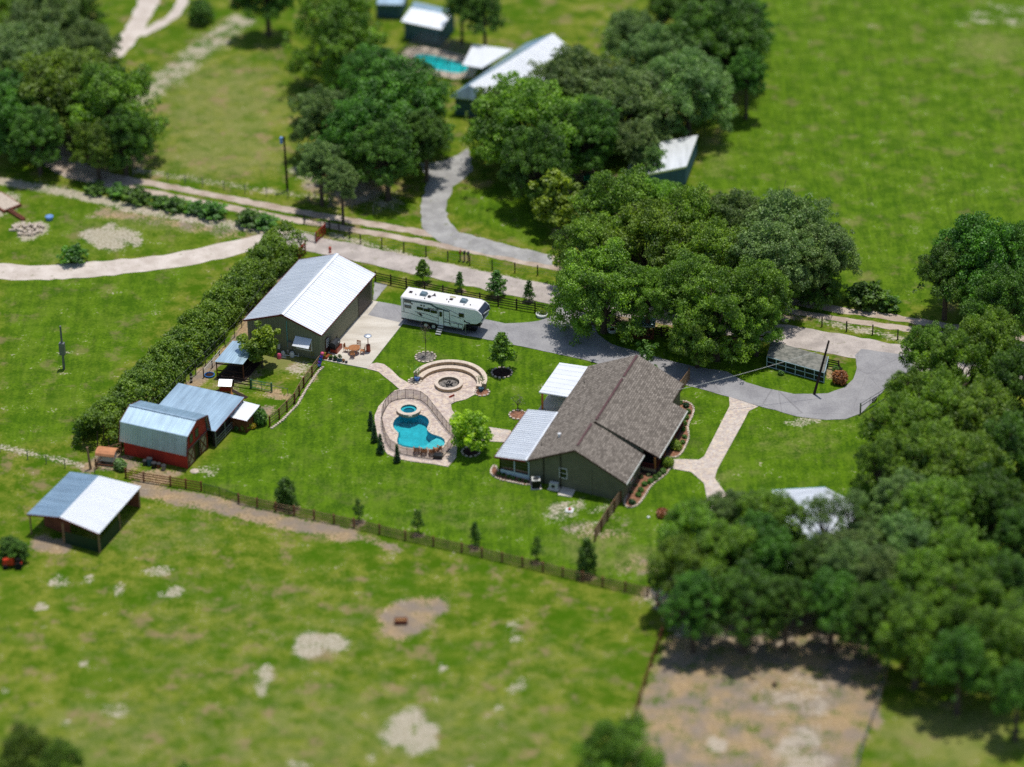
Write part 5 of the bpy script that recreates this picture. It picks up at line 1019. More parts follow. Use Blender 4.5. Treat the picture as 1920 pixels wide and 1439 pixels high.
def f(b):
    n = len(POOL); out = [p+(p-ctr).normalized()*0 for p in POOL]
    P = offs(POOL+[POOL[0]], .0)
    for i in range(n):
        p, q = POOL[i], POOL[(i+1) % n]; d = (q-p).normalized(); o_ = Vector((-d.y, d.x, 0))
        if (p+o_*.1-ctr).length < (p-ctr).length and inside(POOL, np.array([(p+q).x/2+o_.x*.05]), np.array([(p+q).y/2+o_.y*.05]))[0]: o_ = -o_
        if inside(POOL, np.array([(p+q).x/2+o_.x*.05]), np.array([(p+q).y/2+o_.y*.05]))[0]: o_ = -o_
        b.slab([p+Vector((0, 0, .12)), q+Vector((0, 0, .12)), q+o_*.3+Vector((0, 0, .12)), p+o_*.3+Vector((0, 0, .12))], .05)
part('coping', M_['coping'], t, f)
sp = G(766.5, 767, .45); sp.z = 0
t = thing('spa', sp, 'round raised spa at the back end of the pool', 'spa')
part('ring_wall', M_['stone_tan'], t, lambda b: b.lathe(sp, [(1.3, .05), (1.3, .42), (.95, .42), (.95, .1)], 40))
part('coping', M_['coping'], t, lambda b: b.lathe(sp, [(1.36, .40), (1.36, .48), (.9, .48), (.9, .40)], 40), )
part('floor', mat('spa_tile', (60, 130, 150), .5), t, lambda b: (b.lathe(sp, [(.96, .09), (.01, .09)], 30), b.lathe(sp, [(.95, .1), (.95, .42)], 30)))
part('bench_step', M_['plaster'], t, lambda b: b.lathe(sp, [(.93, .24), (.6, .24), (.6, .1)], 30))
part('water', M_['water'], t, lambda b: b.lathe(sp, [(.94, .36), (.01, .36)], 30))
part('spillway', M_['coping'], t, lambda b: b.box(sp+Vector((.15, -1.2, .3)), (.45, .5, .1)))
t = thing('fire_pit', FIRE, 'round stone fire pit with ashes inside the curved bench', 'fire pit')
part('ring_wall', M_['stone_tan'], t, lambda b: b.lathe(FIRE, [(1.55, .05), (1.55, .42), (1.24, .42), (1.24, .05)], 44))
part('coping', M_['coping'], t, lambda b: b.lathe(FIRE, [(1.6, .41), (1.6, .48), (1.2, .48), (1.2, .41)], 44))
part('ash_bed', M_['charcoal'], t, lambda b: b.lathe(FIRE, [(1.25, .14), (.8, .17), (.01, .2)], 30))
def f(b):
    for i in range(12): a = rnd.uniform(0, 6.28); r = rnd.uniform(0, .55); p = FIRE+Vector((math.cos(a)*r, math.sin(a)*r, .24)); b.tube([p, p+Vector((rnd.uniform(-.4, .4), rnd.uniform(-.4, .4), .06))], .05, 6)
part('log', M_['black'], t, f)
t = thing('curved_bench', FIRE, 'curved stone bench with a high back around the fire pit', 'bench')
def arcwall(b, r0, r1, z0, z1, a0, a1, n=60):
    for i in range(n):
        x, y = a0+(a1-a0)*i/n, a0+(a1-a0)*(i+1)/n; c = lambda a, r: Vector((FIRE.x+r*math.cos(R(a)), FIRE.y+r*math.sin(R(a)), 0))
        q = [c(x, r0), c(x, r1), c(y, r1), c(y, r0)]; b.hexa([p+Vector((0, 0, z0)) for p in q], [p+Vector((0, 0, z1)) for p in q])
part('seat', M_['stone_tan'], t, lambda b: arcwall(b, 3.2, 3.86, .05, .42, -16, 158)); part('seat_cap', M_['coping'], t, lambda b: arcwall(b, 3.15, 3.85, .42, .48, -16, 158))
part('back', M_['stone_tan'], t, lambda b: arcwall(b, 3.87, 4.25, .05, .82, -16, 158)); part('back_cap', M_['coping'], t, lambda b: arcwall(b, 3.82, 4.32, .82, .9, -16, 158))
t = thing('pool_fence', G(785, 800), 'see through brown mesh safety fence with thin posts around the pool', 'fence')
FB = smooth(GG(Z3([(545,696),(610,668),(700,650),(790,650),(878,664),(945,694),(1050,832),(1165,978),(1235,1060),(1292,1112),(1225,1210),(1122,1345),(1000,1336),(860,1314),(700,1282),(600,1255),(535,1205),(492,1110),(458,960),(453,880),(485,790)])), 1)
FBp = resample(FB, .9, True); keep = []
for p in FBp:
    if not keep or (p-keep[-1]).length > .8: keep.append(p)
for i, p in enumerate(keep):
    part('post', M_['wood_dark'], t, lambda b: b.tube([p+Vector((0, 0, .05)), p+Vector((0, 0, 1.25))], .022, 5))
    q = keep[(i+1) % len(keep)]; part('mesh_panel', M_['fence_mesh'], t, lambda b: (b.add([p+Vector((0, 0, .09)), q+Vector((0, 0, .09)), q+Vector((0, 0, 1.22)), p+Vector((0, 0, 1.22))], [[0, 1, 2, 3]])))
    part('rail', M_['wood_dark'], t, lambda b: (b.beam(p+Vector((0, 0, 1.23)), q+Vector((0, 0, 1.23)), .03, .035), b.beam(p+Vector((0, 0, .1)), q+Vector((0, 0, .1)), .03, .04)))
# adirondack style pool chairs
def chair(loc, rz, label):
    t = thing('deck_chair', (0, 0, 0), label, 'chair', 'wooden deck chairs by the pool')
    def slats(b, a, c, w_, n):
        for i in range(n): x = -w_/2+w_*(i+.5)/n; b.beam(Vector((x, a[0], a[1])), Vector((x, c[0], c[1])), w_/n*.8, .025)
    part('seat', M_['teak'], t, lambda b: slats(b, (-.3, .38), (.28, .26), .55, 5)); part('backrest', M_['teak'], t, lambda b: slats(b, (.24, .26), (.55, 1.0), .55, 5))
    for x in (-.3, .3):
        part('armrest', M_['teak'], t, lambda b: b.beam(Vector((x, -.35, .58)), Vector((x, .42, .55)), .12, .03))
        part('leg', M_['teak'], t, lambda b: b.beam(Vector((x, -.3, 0)), Vector((x, -.3, .57)), .06, .06)); part('leg', M_['teak'], t, lambda b: b.beam(Vector((x, .4, 0)), Vector((x, .3, .55)), .06, .06))
    t.location = loc+Vector((0, 0, .08)); t.rotation_euler = (0, 0, rz); return t
for i, (x, y, lab) in enumerate(((850,1262,'leftmost wooden chair at the front end of the pool'),(932,1272,'second wooden chair from the left at the front of the pool'),(1022,1278,'third wooden chair from the left at the front of the pool'),(1082,1252,'rightmost wooden chair next to the black deck box'))):
    chair(G(*Z3([(x, y)])[0]), [3.2, 3.1, 3.3, 3.9][i], lab)
c_ = G(*Z3([(1090, 1322)])[0]); t = thing('deck_box', c_, 'black storage box in the front corner of the pool fence', 'box'); part('body', M_['black'], t, lambda b: b.box(c_+Vector((0, 0, .08)), (.95, .6, .42), 8)); part('lid', M_['dgrey'], t, lambda b: b.box(c_+Vector((0, 0, .5)), (1.0, .65, .07), 8))

# ------------------------------------------------------------------ the parked fifth-wheel trailer
def trailer():
    A0 = Vector((-12.62, 13.82, 0)); u = Vector((math.sin(R(110.9)), math.cos(R(110.9)), 0)); v = Vector((-u.y, u.x, 0)); Wd = 2.45
    P = lambda a, w_, z: A0+u*a+v*w_+Vector((0, 0, z))
    t = thing('travel_trailer', P(5, 1.2, 0), 'long white fifth wheel travel trailer with dark swoosh stripes on the asphalt drive', 'trailer')
    side = [(0, .72), (7.0, .62), (7.55, .62), (7.75, 1.45), (8.6, 1.62), (9.3, 1.72), (9.75, 2.05), (10.05, 2.6), (9.9, 3.1), (9.45, 3.45), (9.05, 3.55), (0, 3.55)]
    def f(b):
        n = len(side); lo = [P(a, 0, z) for a, z in side]; hi = [P(a, Wd, z) for a, z in side]
        b.add(lo, [list(range(n))]); b.add(hi, [list(range(n))[::-1]])
        for i in range(n):
            j = (i+1) % n
            if i == n-2: continue
            b.add([lo[j], lo[i], hi[i], hi[j]], [[0, 1, 2, 3]])
    part('body', M_['rv_body'], t, f)
    def f(b):
        b.hexa([P(-.03, -.03, 3.5), P(9.05, -.03, 3.5), P(9.05, Wd+.03, 3.5), P(-.03, Wd+.03, 3.5)], [P(.0, .06, 3.64), P(9.0, .06, 3.64), P(9.0, Wd-.06, 3.64), P(0, Wd-.06, 3.64)])
        b.hexa([P(9.05, -.0, 3.5), P(9.5, .05, 3.4), P(9.5, Wd-.05, 3.4), P(9.05, Wd, 3.5)], [P(9.0, .06, 3.64), P(9.45, .12, 3.5), P(9.45, Wd-.12, 3.5), P(9.0, Wd-.06, 3.64)])
    roof = part('roof', M_['rv_white'], t, f)
    def f(b):
        pr = [(9.46, 3.46), (9.93, 3.1), (10.09, 2.6), (9.79, 2.03)]
        for (a0, z0), (a1, z1) in zip(pr[:-1], pr[1:]): b.add([P(a0+.02, .12, z0), P(a1+.02, .12, z1), P(a1+.02, Wd-.12, z1), P(a0+.02, Wd-.12, z0)], [[0, 1, 2, 3]])
    part('front_cap', mat('dark_front_cap', (44, 52, 66), .2, var=.1, spec=.6), t, f)
    part('cap_stripe', M_['white'], t, lambda b: (b.beam(P(10.0, .4, 2.95), P(10.12, 1.9, 2.7), .03, .14), b.beam(P(9.84, .1, 2.02), P(9.84, Wd-.1, 2.02), .12, .2)))
    y = -.012
    def strip(b, pts, w_, mi=0, d=.0):
        for (a0, z0), (a1, z1) in zip(pts[:-1], pts[1:]): b.add([P(a0, y-d, z0-w_/2), P(a1, y-d, z1-w_/2), P(a1, y-d, z1+w_/2), P(a0, y-d, z0+w_/2)], [[0, 1, 2, 3]], mi)
    part('grey_panel', M_['rv_grey'], t, lambda b: b.add([P(.3, y, 3.2), P(3.6, y, 3.2), P(4.6, y, 2.72), P(5.9, y, 2.66), P(5.9, y, 2.86), P(4.3, y, 3.12), P(3.8, y, 3.42), P(.3, y, 3.45)], [[0, 1, 2, 3, 4, 5, 6, 7]]))
    def f(b):
        strip(b, [(3.4, 3.36), (3.9, 3.22), (4.5, 2.9), (5.9, 2.78)], .07); strip(b, [(.0, 1.7), (1.2, 1.62), (2.4, 1.4), (4.2, 1.15), (6.0, 1.3)], .05); strip(b, [(1.7, 1.95), (3.0, 1.9), (4.4, 1.62), (6.0, 1.2), (7.2, 1.0)], .06); strip(b, [(4.8, 1.75), (6.2, 1.5), (7.6, 1.35)], .06)
        strip(b, [(5.2, 3.18), (6.6, 2.75), (7.3, 2.45)], .05); strip(b, [(6.1, 2.35), (6.9, 2.22), (7.4, 2.1)], .06); strip(b, [(2.0, 1.85), (2.35, 1.62), (2.6, 1.5)], .12); strip(b, [(7.7, 1.98), (8.0, 1.72), (8.5, 1.66)], .14)
        strip(b, [(0.32, 3.4), (.32, 1.5)], .04); b.add([P(x, y-.002, z) for x, z in ((.3, 1.7), (.36, 1.7), (.36, 3.4), (.3, 3.4))], [[0, 1, 2, 3]])
        b.add([P(x, y-.002, z) for x, z in ((5.93, 1.05), (5.99, 1.05), (5.99, 2.95), (5.93, 2.95))], [[0, 1, 2, 3]])
        b.add([P(x, y-.002, z) for x, z in ((7.75, 2.05), (8.05, 1.72), (7.75, 1.7))], [[0, 1, 2]]); b.add([P(x, y-.002, z) for x, z in ((2.2, 2.0), (2.7, 1.62), (2.3, 1.66))], [[0, 1, 2]])
        b.beam(P(0, -.02, .78), P(7.5, -.02, .68), .05, .14)
    part('stripe', M_['rv_dark'], t, f)
    for a, z, w_, h_, bronze in ((.85, 3.0, .8, .3, 1), (.85, 2.3, .8, .36, 1), (2.35, 2.32, .78, .36, 0), (3.2, 2.25, .78, .36, 0), (4.05, 2.2, .78, .36, 0), (7.45, 2.3, .62, .5, 0)):
        window(t, P(a, 0, z), u, w_, h_, -v, frame=M_['dgrey'], glass=M_['glass'] if not bronze else mat('bronze_window', (116, 118, 110), .3), fw=.03)
    door = part('door', M_['rv_body'], t, lambda b: (b.hexa([P(4.62, -.05, .78), P(5.22, -.05, .78), P(5.22, 0, .78), P(4.62, 0, .78)], [P(4.62, -.05, 2.82), P(5.22, -.05, 2.82), P(5.22, 0, 2.82), P(4.62, 0, 2.82)])))
    part('door_frame', M_['dgrey'], door, lambda b: [b.beam(P(p[0], -.055, p[1]), P(q[0], -.055, q[1]), .02, .045) for p, q in (((4.6, .76), (4.6, 2.84)), ((5.24, .76), (5.24, 2.84)), ((4.6, 2.84), (5.24, 2.84)))])
    window(door, P(4.92, -.05, 1.95), u, .32, .62, -v, frame=M_['dgrey'], fw=.03, name='door_window')
    for a, z, w_ in ((6.55, .85, .95), (7.3, .85, .5)): window(t, P(a, 0, z), u, w_, .48, -v, frame=M_['dgrey'], glass=M_['rv_body'], name='hatch', fw=.02)
    for a in (3.0, 3.95):
        for w_ in (.02, Wd-.3):
            o = part('wheel', M_['tyre'], t, lambda b: b.tube([P(a, w_, .39), P(a, w_+.27, .39)], .38, 18))
            if w_ < 1: part('rim', M_['offwhite'], o, lambda b: b.tube([P(a, w_-.02, .39), P(a, w_+.02, .39)], .22, 12))
    part('fender', M_['dgrey'], t, lambda b: b.hexa([P(2.5, -.02, .72), P(4.45, -.02, .72), P(4.45, .1, .72), P(2.5, .1, .72)], [P(2.7, -.02, .9), P(4.25, -.02, .9), P(4.25, .1, .9), P(2.7, .1, .9)]))
    for i in range(4):
        def f(b): zz = .66-.17*i; w0 = -.12-.27*i; b.hexa([P(4.6, w0-.24, zz), P(5.24, w0-.24, zz), P(5.24, w0, zz), P(4.6, w0, zz)], [P(4.6, w0-.24, zz+.03), P(5.24, w0-.24, zz+.03), P(5.24, w0, zz+.03), P(4.6, w0, zz+.03)]); b.beam(P(4.62, w0-.1, zz-.16), P(4.62, w0-.1, zz), .03, .03); b.beam(P(5.22, w0-.1, zz-.16), P(5.22, w0-.1, zz), .03, .03)
        part('step', M_['chrome'], t, f)
    part('chassis', M_['black'], t, lambda b: (b.hexa([P(0, .3, .5), P(9.0, .3, .5), P(9.0, Wd-.3, .5), P(0, Wd-.3, .5)], [P(0, .3, .74), P(7.6, .3, .74), P(7.6, Wd-.3, .74), P(0, Wd-.3, .74)]), b.hexa([P(8.2, .7, .95), P(9.4, .9, .95), P(9.4, Wd-.9, .95), P(8.2, Wd-.7, .95)], [P(8.2, .7, 1.6), P(9.4, .9, 1.7), P(9.4, Wd-.9, 1.7), P(8.2, Wd-.7, 1.6)])))
    for w_ in (.15, Wd-.15): part('landing_leg', M_['grey'], t, lambda b: (b.beam(P(7.85, w_, .05), P(7.85, w_, 1.4), .1, .1), b.box(P(7.85, w_, 0), (.3, .3, .05), 110)))
    part('hitch_pin', M_['black'], t, lambda b: b.tube([P(9.2, Wd/2, .55), P(9.2, Wd/2, 1.0)], .06, 8))
    for a in (2.35, 7.3): part('air_conditioner', M_['rv_grey'], roof, lambda b: b.hexa([P(a-.42, .85, 3.62), P(a+.42, .85, 3.62), P(a+.42, 1.65, 3.62), P(a-.42, 1.65, 3.62)], [P(a-.32, .95, 3.95), P(a+.3, .95, 3.92), P(a+.3, 1.55, 3.92), P(a-.32, 1.55, 3.95)]))
    for a, w_ in ((.72, 1.3), (5.75, 1.25)): part('roof_hatch', M_['rv_dark'], roof, lambda b: b.hexa([P(a-.2, w_-.2, 3.63), P(a+.2, w_-.2, 3.63), P(a+.2, w_+.2, 3.63), P(a-.2, w_+.2, 3.63)], [P(a-.18, w_-.18, 3.72), P(a+.18, w_-.18, 3.72), P(a+.18, w_+.18, 3.72), P(a-.18, w_+.18, 3.72)]))
    part('skylight', mat('smoked_skylight', (196, 190, 150), .3), roof, lambda b: b.hexa([P(5.35, 1.65, 3.63), P(6.1, 1.65, 3.63), P(6.1, 2.05, 3.63), P(5.35, 2.05, 3.63)], [P(5.4, 1.7, 3.68), P(6.05, 1.7, 3.68), P(6.05, 2.0, 3.68), P(5.4, 2.0, 3.68)]))
    part('dish', M_['dgrey'], roof, lambda b: (b.lathe(P(3.15, .95, 3.63), [(.2, 0), (.2, .14), (.12, .2), (.01, .22)], 12)))
    part('antenna', M_['rv_dark'], roof, lambda b: (b.add([P(3.45, 1.35, 3.75), P(3.85, 1.3, 3.7), P(3.55, 1.75, 3.85)], [[0, 1, 2]]), b.beam(P(3.3, 1.2, 3.66), P(3.7, 1.5, 3.75), .06, .06)))
    for a, w_ in ((1.5, .9), (5.3, 1.0), (5.7, .55), (2.8, .4), (7.6, .5), (8.3, .7)): part('roof_vent', M_['dgrey'], roof, lambda b: b.tube([P(a, w_, 3.62), P(a, w_, 3.78)], .06, 8))
    part('awning_light', M_['rv_dark'], t, lambda b: [b.hexa([P(a-.1, -.06, 2.88), P(a+.1, -.06, 2.88), P(a+.1, 0, 2.88), P(a-.1, 0, 2.88)], [P(a-.1, -.06, 3.0), P(a+.1, -.06, 3.0), P(a+.1, 0, 3.0), P(a-.1, 0, 3.0)]) for a in (1.35, 2.5, 2.85)])
    cu = bpy.data.curves.new('lettering', 'FONT'); cu.body = 'REFLECTION'; cu.size = .26; cu.extrude = .004; cu.offset = .006
    tmp = bpy.data.objects.new('tmp', cu); COL.objects.link(tmp); dg = bpy.context.evaluated_depsgraph_get(); me = bpy.data.meshes.new_from_object(tmp.evaluated_get(dg)); bpy.data.objects.remove(tmp)
    me.materials.clear(); me.materials.append(M_['rv_dark']); o = mk('lettering', me, t)
    o.matrix_local = Matrix.Translation(P(3.3, -.02, 2.62)-Vector(t['_o'])) @ Matrix(((u.x, 0, -v.x, 0), (u.y, 0, -v.y, 0), (0, 1, 0, 0), (0, 0, 0, 1)))
trailer()
# ------------------------------------------------------------------ patio things
c_ = G(664.5, 664, 0)+Vector((0, 0, .1)); t = thing('round_table', c_, 'round teak table on the concrete patio', 'table')
part('tabletop', M_['teak'], t, lambda b: b.lathe(c_, [(.01, .7), (.66, .7), (.68, .73), (.66, .76), (.01, .76)], 32))
for k in range(4): a = R(45+90*k); part('leg', M_['teak'], t, lambda b: b.beam(c_+Vector((math.cos(a)*.4, math.sin(a)*.4, 0)), c_+Vector((math.cos(a)*.4, math.sin(a)*.4, .7)), .07, .07))
def dchair(ang, label):
    d = Vector((math.cos(ang), math.sin(ang), 0)); o = c_+d*.95; s = Vector((-d.y, d.x, 0)); t = thing('patio_chair', o, label, 'chair', 'teak chairs around the round table')
    q = lambda x, y, z: o+s*x+d*y+Vector((0, 0, z))
    part('seat', M_['teak'], t, lambda b: b.hexa([q(-.24, -.24, .42), q(.24, -.24, .42), q(.24, .22, .42), q(-.24, .22, .42)][::-1], [q(-.24, -.24, .46), q(.24, -.24, .46), q(.24, .22, .46), q(-.24, .22, .46)][::-1]))
    part('backrest', M_['teak'], t, lambda b: ([b.beam(q(x, .24, .5), q(x, .3, .95), .03, .06) for x in (-.15, -.05, .05, .15)], b.beam(q(-.25, .31, .97), q(.25, .31, .97), .04, .09)))
    for x, y, z in ((-.22, -.2, .42), (.22, -.2, .42), (-.24, .22, .97), (.24, .22, .97)): part('leg', M_['teak'], t, lambda b: b.beam(q(x, y, 0), q(x, y+.08*(z > .9), z), .05, .05))
for a, l in ((2.75, 'left teak chair at the round patio table'), (1.15, 'back teak chair behind the round patio table'), (-.15, 'right teak chair at the round patio table'), (-1.75, 'front teak chair nearest the lawn at the round table')): dchair(a, l)
c_ = G(690.7, 660)+Vector((0, 0, .1)); t = thing('patio_heater', c_, 'tall copper brown patio heater with a round steel reflector', 'heater')
part('base', M_['copper'], t, lambda b: b.lathe(c_, [(.01, 0), (.29, 0), (.27, .08), (.25, .1), (.25, .82), (.1, .88), (.01, .88)], 20)); part('pole', M_['copper'], t, lambda b: b.tube([c_+Vector((0, 0, .85)), c_+Vector((0, 0, 1.7))], .05, 10))
part('burner', M_['chrome'], t, lambda b: b.tube([c_+Vector((0, 0, 1.68)), c_+Vector((0, 0, 2.0))], .11, 14)); part('reflector', M_['chrome'], t, lambda b: b.lathe(c_, [(.46, 1.98), (.4, 2.06), (.15, 2.13), (.01, 2.15)], 28))
c_ = G(630, 659)+Vector((0, 0, .1)); t = thing('smoker_grill', c_, 'large black smoker on a brown base against the workshop wall', 'grill')
part('cabinet', M_['copper'], t, lambda b: b.box(c_+Vector((.05, .05, 0)), (.85, 1.5, .55), 22)); part('firebox', M_['black'], t, lambda b: b.box(c_+Vector((-.15, -.15, .55)), (.8, 1.3, .25), 22))
def f(b):
    u_ = Vector((math.sin(R(22)), math.cos(R(22)), 0)); p = c_+Vector((-.1, -.1, 1.0)); b.tube([p-u_*.68, p+u_*.68], .42, 12)
part('lid', M_['dgrey'], t, f); part('chimney', M_['black'], t, lambda b: b.tube([c_+Vector((.15, .4, 1.2)), c_+Vector((.15, .4, 1.65))], .06)); part('handle', M_['chrome'], t, lambda b: b.beam(c_+Vector((.3, -.2, 1.15)), c_+Vector((.42, .15, 1.15)), .05, .05))
def pot(x, y, label, size, m, leaf=None, kind='round', nm='plant_pot', hgt=.5, cat='pot', group=None, z=.1, lr=None):
    c = G(x, y)+Vector((0, 0, z)); t = thing(nm, c, label, cat, group)
    if kind == 'round': part('pot', m, t, lambda b: b.lathe(c, [(size*.7, 0), (size, size*1.1), (size*1.08, size*1.15), (size*.9, size*1.12), (.01, size*1.0)], 14))
    else: part('pot', m, t, lambda b: b.box(c, (size*2.4, size*1.4, size*1.1), 8))
    if leaf: mk('foliage', leaf_mesh('foliage', [((rnd.uniform(-size*.5, size*.5), rnd.uniform(-.1, .1), size*1.1+hgt*rnd.uniform(.2, .8)), (lr or size)*.7, 1., rnd.random()) for _ in range(6)], -34, .06, L_[leaf], int(x*7)), t)
    return t
pg = 'potted plants along the patio edge'
pot(609, 674, 'terracotta trough of yellow green plants at the patio corner', .28, M_['terracotta'], 'yellow', 'box', group=pg); pot(620, 675.5, 'small grey pot with a low green plant, second from the wall', .24, M_['dgrey'], 'shrub', group=pg, hgt=.2)
pot(628.5, 677, 'dark pot with a bushy green plant in the middle of the patio edge row', .27, M_['dgrey'], 'shrub', group=pg, hgt=.25); pot(637, 679, 'blue grey box planter with thin upright stems', .24, M_['bluegrey'], 'olive', 'box', hgt=.7, group=pg)
pot(644.5, 680.5, 'narrow dark pot right of the blue grey box planter', .14, M_['dgrey'], 'rust', group=pg, hgt=.2); pot(649.5, 682, 'small empty dark bowl at the end of the patio row', .16, M_['dgrey'], None, group=pg)
pot(588, 671, 'pot of yellow flowers under the workshop window', .25, M_['terracotta'], 'yellow', hgt=.9, z=0, lr=.5)
c_ = G(614, 668); t = thing('door_mat', c_, 'brown door mat outside the workshop door', 'mat'); part('mat', M_['terracotta'], t, lambda b: b.box(c_+Vector((0, 0, .105)), (1.0, .8, .02), 22))
c_ = G(598, 688); t = thing('glazed_totem', c_, 'leaning stack of pink blue and purple glazed balls at the fence end', 'garden ornament')
for i, (m, r) in enumerate(((M_['sky_glaze'], .24), (M_['purple'], .24), (M_['blue'], .22), (M_['purple'], .2), (M_['pink'], .22))): p = c_+Vector((.11*i, .05*i, .24+.34*i)); part('ball', m, t, lambda b: b.ball(p, r, 14), True)
# ring beds and flower beds
def ring_bed(x, y, r, label, inner=M_['mulch'], ry=1., nm='ring_bed'):
    c = G(x, y); t = thing(nm, c, label, 'flower bed')
    part('mulch', inner, t, lambda b: b.lathe(c, [(r, .03), (r*.5, .09), (.01, .11)], 28))
    def f(b):
        n = int(r*13)
        for i in range(n): a = 2*math.pi*i/n; p = c+Vector((math.cos(a)*r, math.sin(a)*r*ry, -.02)); b.box(p, (.3, .2, .14+rnd.uniform(0, .05)), 90-math.degrees(a)+rnd.uniform(-12, 12))
    part('edging', M_['pebble'], t, f)
ring_bed(941, 700, 1.15, 'round mulch bed ringed with pale stones under the dark young tree'); ring_bed(883, 848, .98, 'round mulch bed ringed with stones under the lime green tree')
ring_bed(798, 670.5, 1.15, 'stone ringed bed of grey mulch around the leafless sapling', M_['charcoal']); ring_bed(971, 779, .95, 'ringed mulch bed under the small weeping tree', M_['red_mulch'])
ring_bed(778, 716, .72, 'small stone edged patch beside the left end of the curved bench', M_['charcoal']); ring_bed(904, 737, .8, 'small stone edged patch at the right end of the curved bench', M_['red_mulch'])
pot(782, 714, 'blue pot with a tall leafy plant at the left end of the curved bench', .3, M_['sky_glaze'], 'shrub', hgt=1.9, z=.08, lr=.62, group='pots at the bench ends'); pot(902, 734, 'blue pot with a leggy flowering plant at the right end of the bench', .3, M_['bluegrey'], 'olive', hgt=2.0, z=.1, lr=.6, group='pots at the bench ends')
def bed(label, poly, inner, shrubs, edge=True):
    pts = GG(poly); c = sum(pts, Vector())/len(pts); t = thing('flower_bed', c, label, 'flower bed'); P = smooth(pts, 2); o = fill('mulch', [P], .06, inner); o.parent = t; o.location = -c
    if edge:
        def f(b):
            q = resample(P, .2, True)
            for i, p in enumerate(q): b.box(p-Vector((0, 0, .02)), (.27, .19, .15), rnd.uniform(0, 180))
        part('edging', M_['pebble'], t, f)
bed('pine straw bed with a pale curved stone border in front of the porch', [(1176,952),(1168,943),(1200,880),(1230,880),(1255,857),(1261,868),(1257,880),(1246,893),(1228,905),(1216,918),(1210,930),(1196,948),(1184,953)], M_['red_mulch'], [])
bed('pine straw bed with a wavy stone border along the far front wall', [(1262,757),(1285,752),(1300,762),(1301,775),(1288,800),(1292,815),(1290,828),(1276,855),(1262,860),(1240,855),(1280,785)], M_['red_mulch'], [])
bed('narrow mulch bed with a pebble edge around the screened room', [(928,872),(921,880),(920,890),(935,900),(960,905),(993,912),(998,902),(960,893),(934,886)], M_['red_mulch'], [])
def shrub(x, y, r, label, leaf='shrub', group='shrubs in the front flower beds', h=1., lf=.07):
    g = G(x, y); t = thing('shrub', g, label, 'shrub', group); n = 10
    cl = [((rnd.uniform(-.35, .35)*r, rnd.uniform(-.35, .35)*r, r*h*.55+rnd.uniform(-.1, .2)*r), r*.62, h, rnd.uniform(.1, .9)) for _ in range(n)]
    mk('foliage', leaf_mesh('foliage', cl, -int(90+260*r*r), lf, L_[leaf], int(x)), t)
    part('stem', M_['bark'], t, lambda b: b.tube([g, g+Vector((0, 0, r*.6))], .03, 5))
shrub(1266,842,.78,'larger round clipped bush at the start of the front path','ylw','clipped round bushes'); shrub(1252,874,.78,'round clipped bush beside the porch corner post','ylw','clipped round bushes')
for i, (x, y, r, l, lf) in enumerate(((1186,945,.42,'round blue green shrub at the lowest tip of the front bed','cyp'),(1197,931,.36,'second shrub up from the tip of the front bed','shrub'),(1202,922,.36,'third shrub up from the tip of the front bed','shrub'),(1209,912,.36,'fourth shrub along the front bed border','shrub'),(1220,906,.4,'low shrub at the bend of the front bed','shrub'),(1228,900,.42,'spreading shrub on the front bed border','shrub'),(1236,895,.4,'shrub near the porch end of the front bed','shrub'),(1244,888,.42,'shrub next to the round clipped bush','shrub'),(1216,893,.28,'small brown green shrub below the porch railing','olive'),(1202,897,.26,'small dry shrub close to the house wall','olive'),(1192,912,.24,'small dry shrub in the middle of the pine straw','olive'),(1184,925,.24,'small dry shrub near the house corner','olive'),
    (1276,758,.3,'first shrub at the far end of the wavy bed','shrub'),(1287,764,.38,'second shrub of the wavy bed','cyp'),(1290,775,.38,'third shrub of the wavy bed','shrub'),(1286,786,.38,'fourth shrub of the wavy bed','shrub'),(1282,797,.4,'fifth shrub of the wavy bed','shrub'),(1280,808,.38,'sixth shrub of the wavy bed','shrub'),(1284,822,.3,'seventh shrub of the wavy bed','shrub'),(1280,832,.3,'last small shrub before the round clipped bush','shrub'))): shrub(x, y, r, l, lf)
for i, (x, y) in enumerate(((935,890),(944,893),(954,896),(963,899),(975,902),(986,905))): shrub(x, y, .24, ['leftmost','second','third','fourth','fifth','rightmost'][i]+' tiny shrub under the screened room windows', 'shrub', 'tiny shrubs under the screened room')
shrub(1569,702,.7,'dark green bush beside the shade house fence','oakd','bushes beside the shade house'); shrub(1574,718,.95,'rust orange bush on the grass by the asphalt bend','rust','bushes beside the shade house',1.25,.12); shrub(1541,708,.4,'small lime green bush at the shade house corner','lime','bushes beside the shade house'); shrub(1464,703,.35,'low bush in front of the white mesh panels','oakd','bushes beside the shade house')
shrub(462,806,.75,'yellow flowering bush in front of the plank shed','ylw','plants around the plank shed'); shrub(474,803,.5,'small yellow flowering bush right of the plank shed','yellow','plants around the plank shed'); shrub(488,795,1.0,'tall leafy green plant at the right of the plank shed','oakd','plants around the plank shed',1.4,.12); shrub(445,806,.45,'low green plant left of the yellow flowering bush','shrub','plants around the plank shed')
shrub(1243,968,.7,'orange brown dying bush beside the front oak','rust','dying foliage',.9,.16); shrub(228,880,.8,'grey green bush between the coop and the brown fence','oakg','barn yard bushes',1.,.14); shrub(1225,1090,.6,'dark bush at the end of the brown fence','oakd','barn yard bushes',1.,.14)
# stone edges of the side yard
t = thing('stone_edging', G(560, 745), 'line of pale edging stones along the diagonal board fence', 'edging'); 
def f(b):
    for p in resample(GG([(603,689),(595,697),(573,729),(556,759),(527,789),(508,803)]), .32, False): b.box(p+Vector((.12, -.12, -.02)), (.32, .22, .16), rnd.uniform(0, 180))
part('stone', M_['pebble'], t, f)
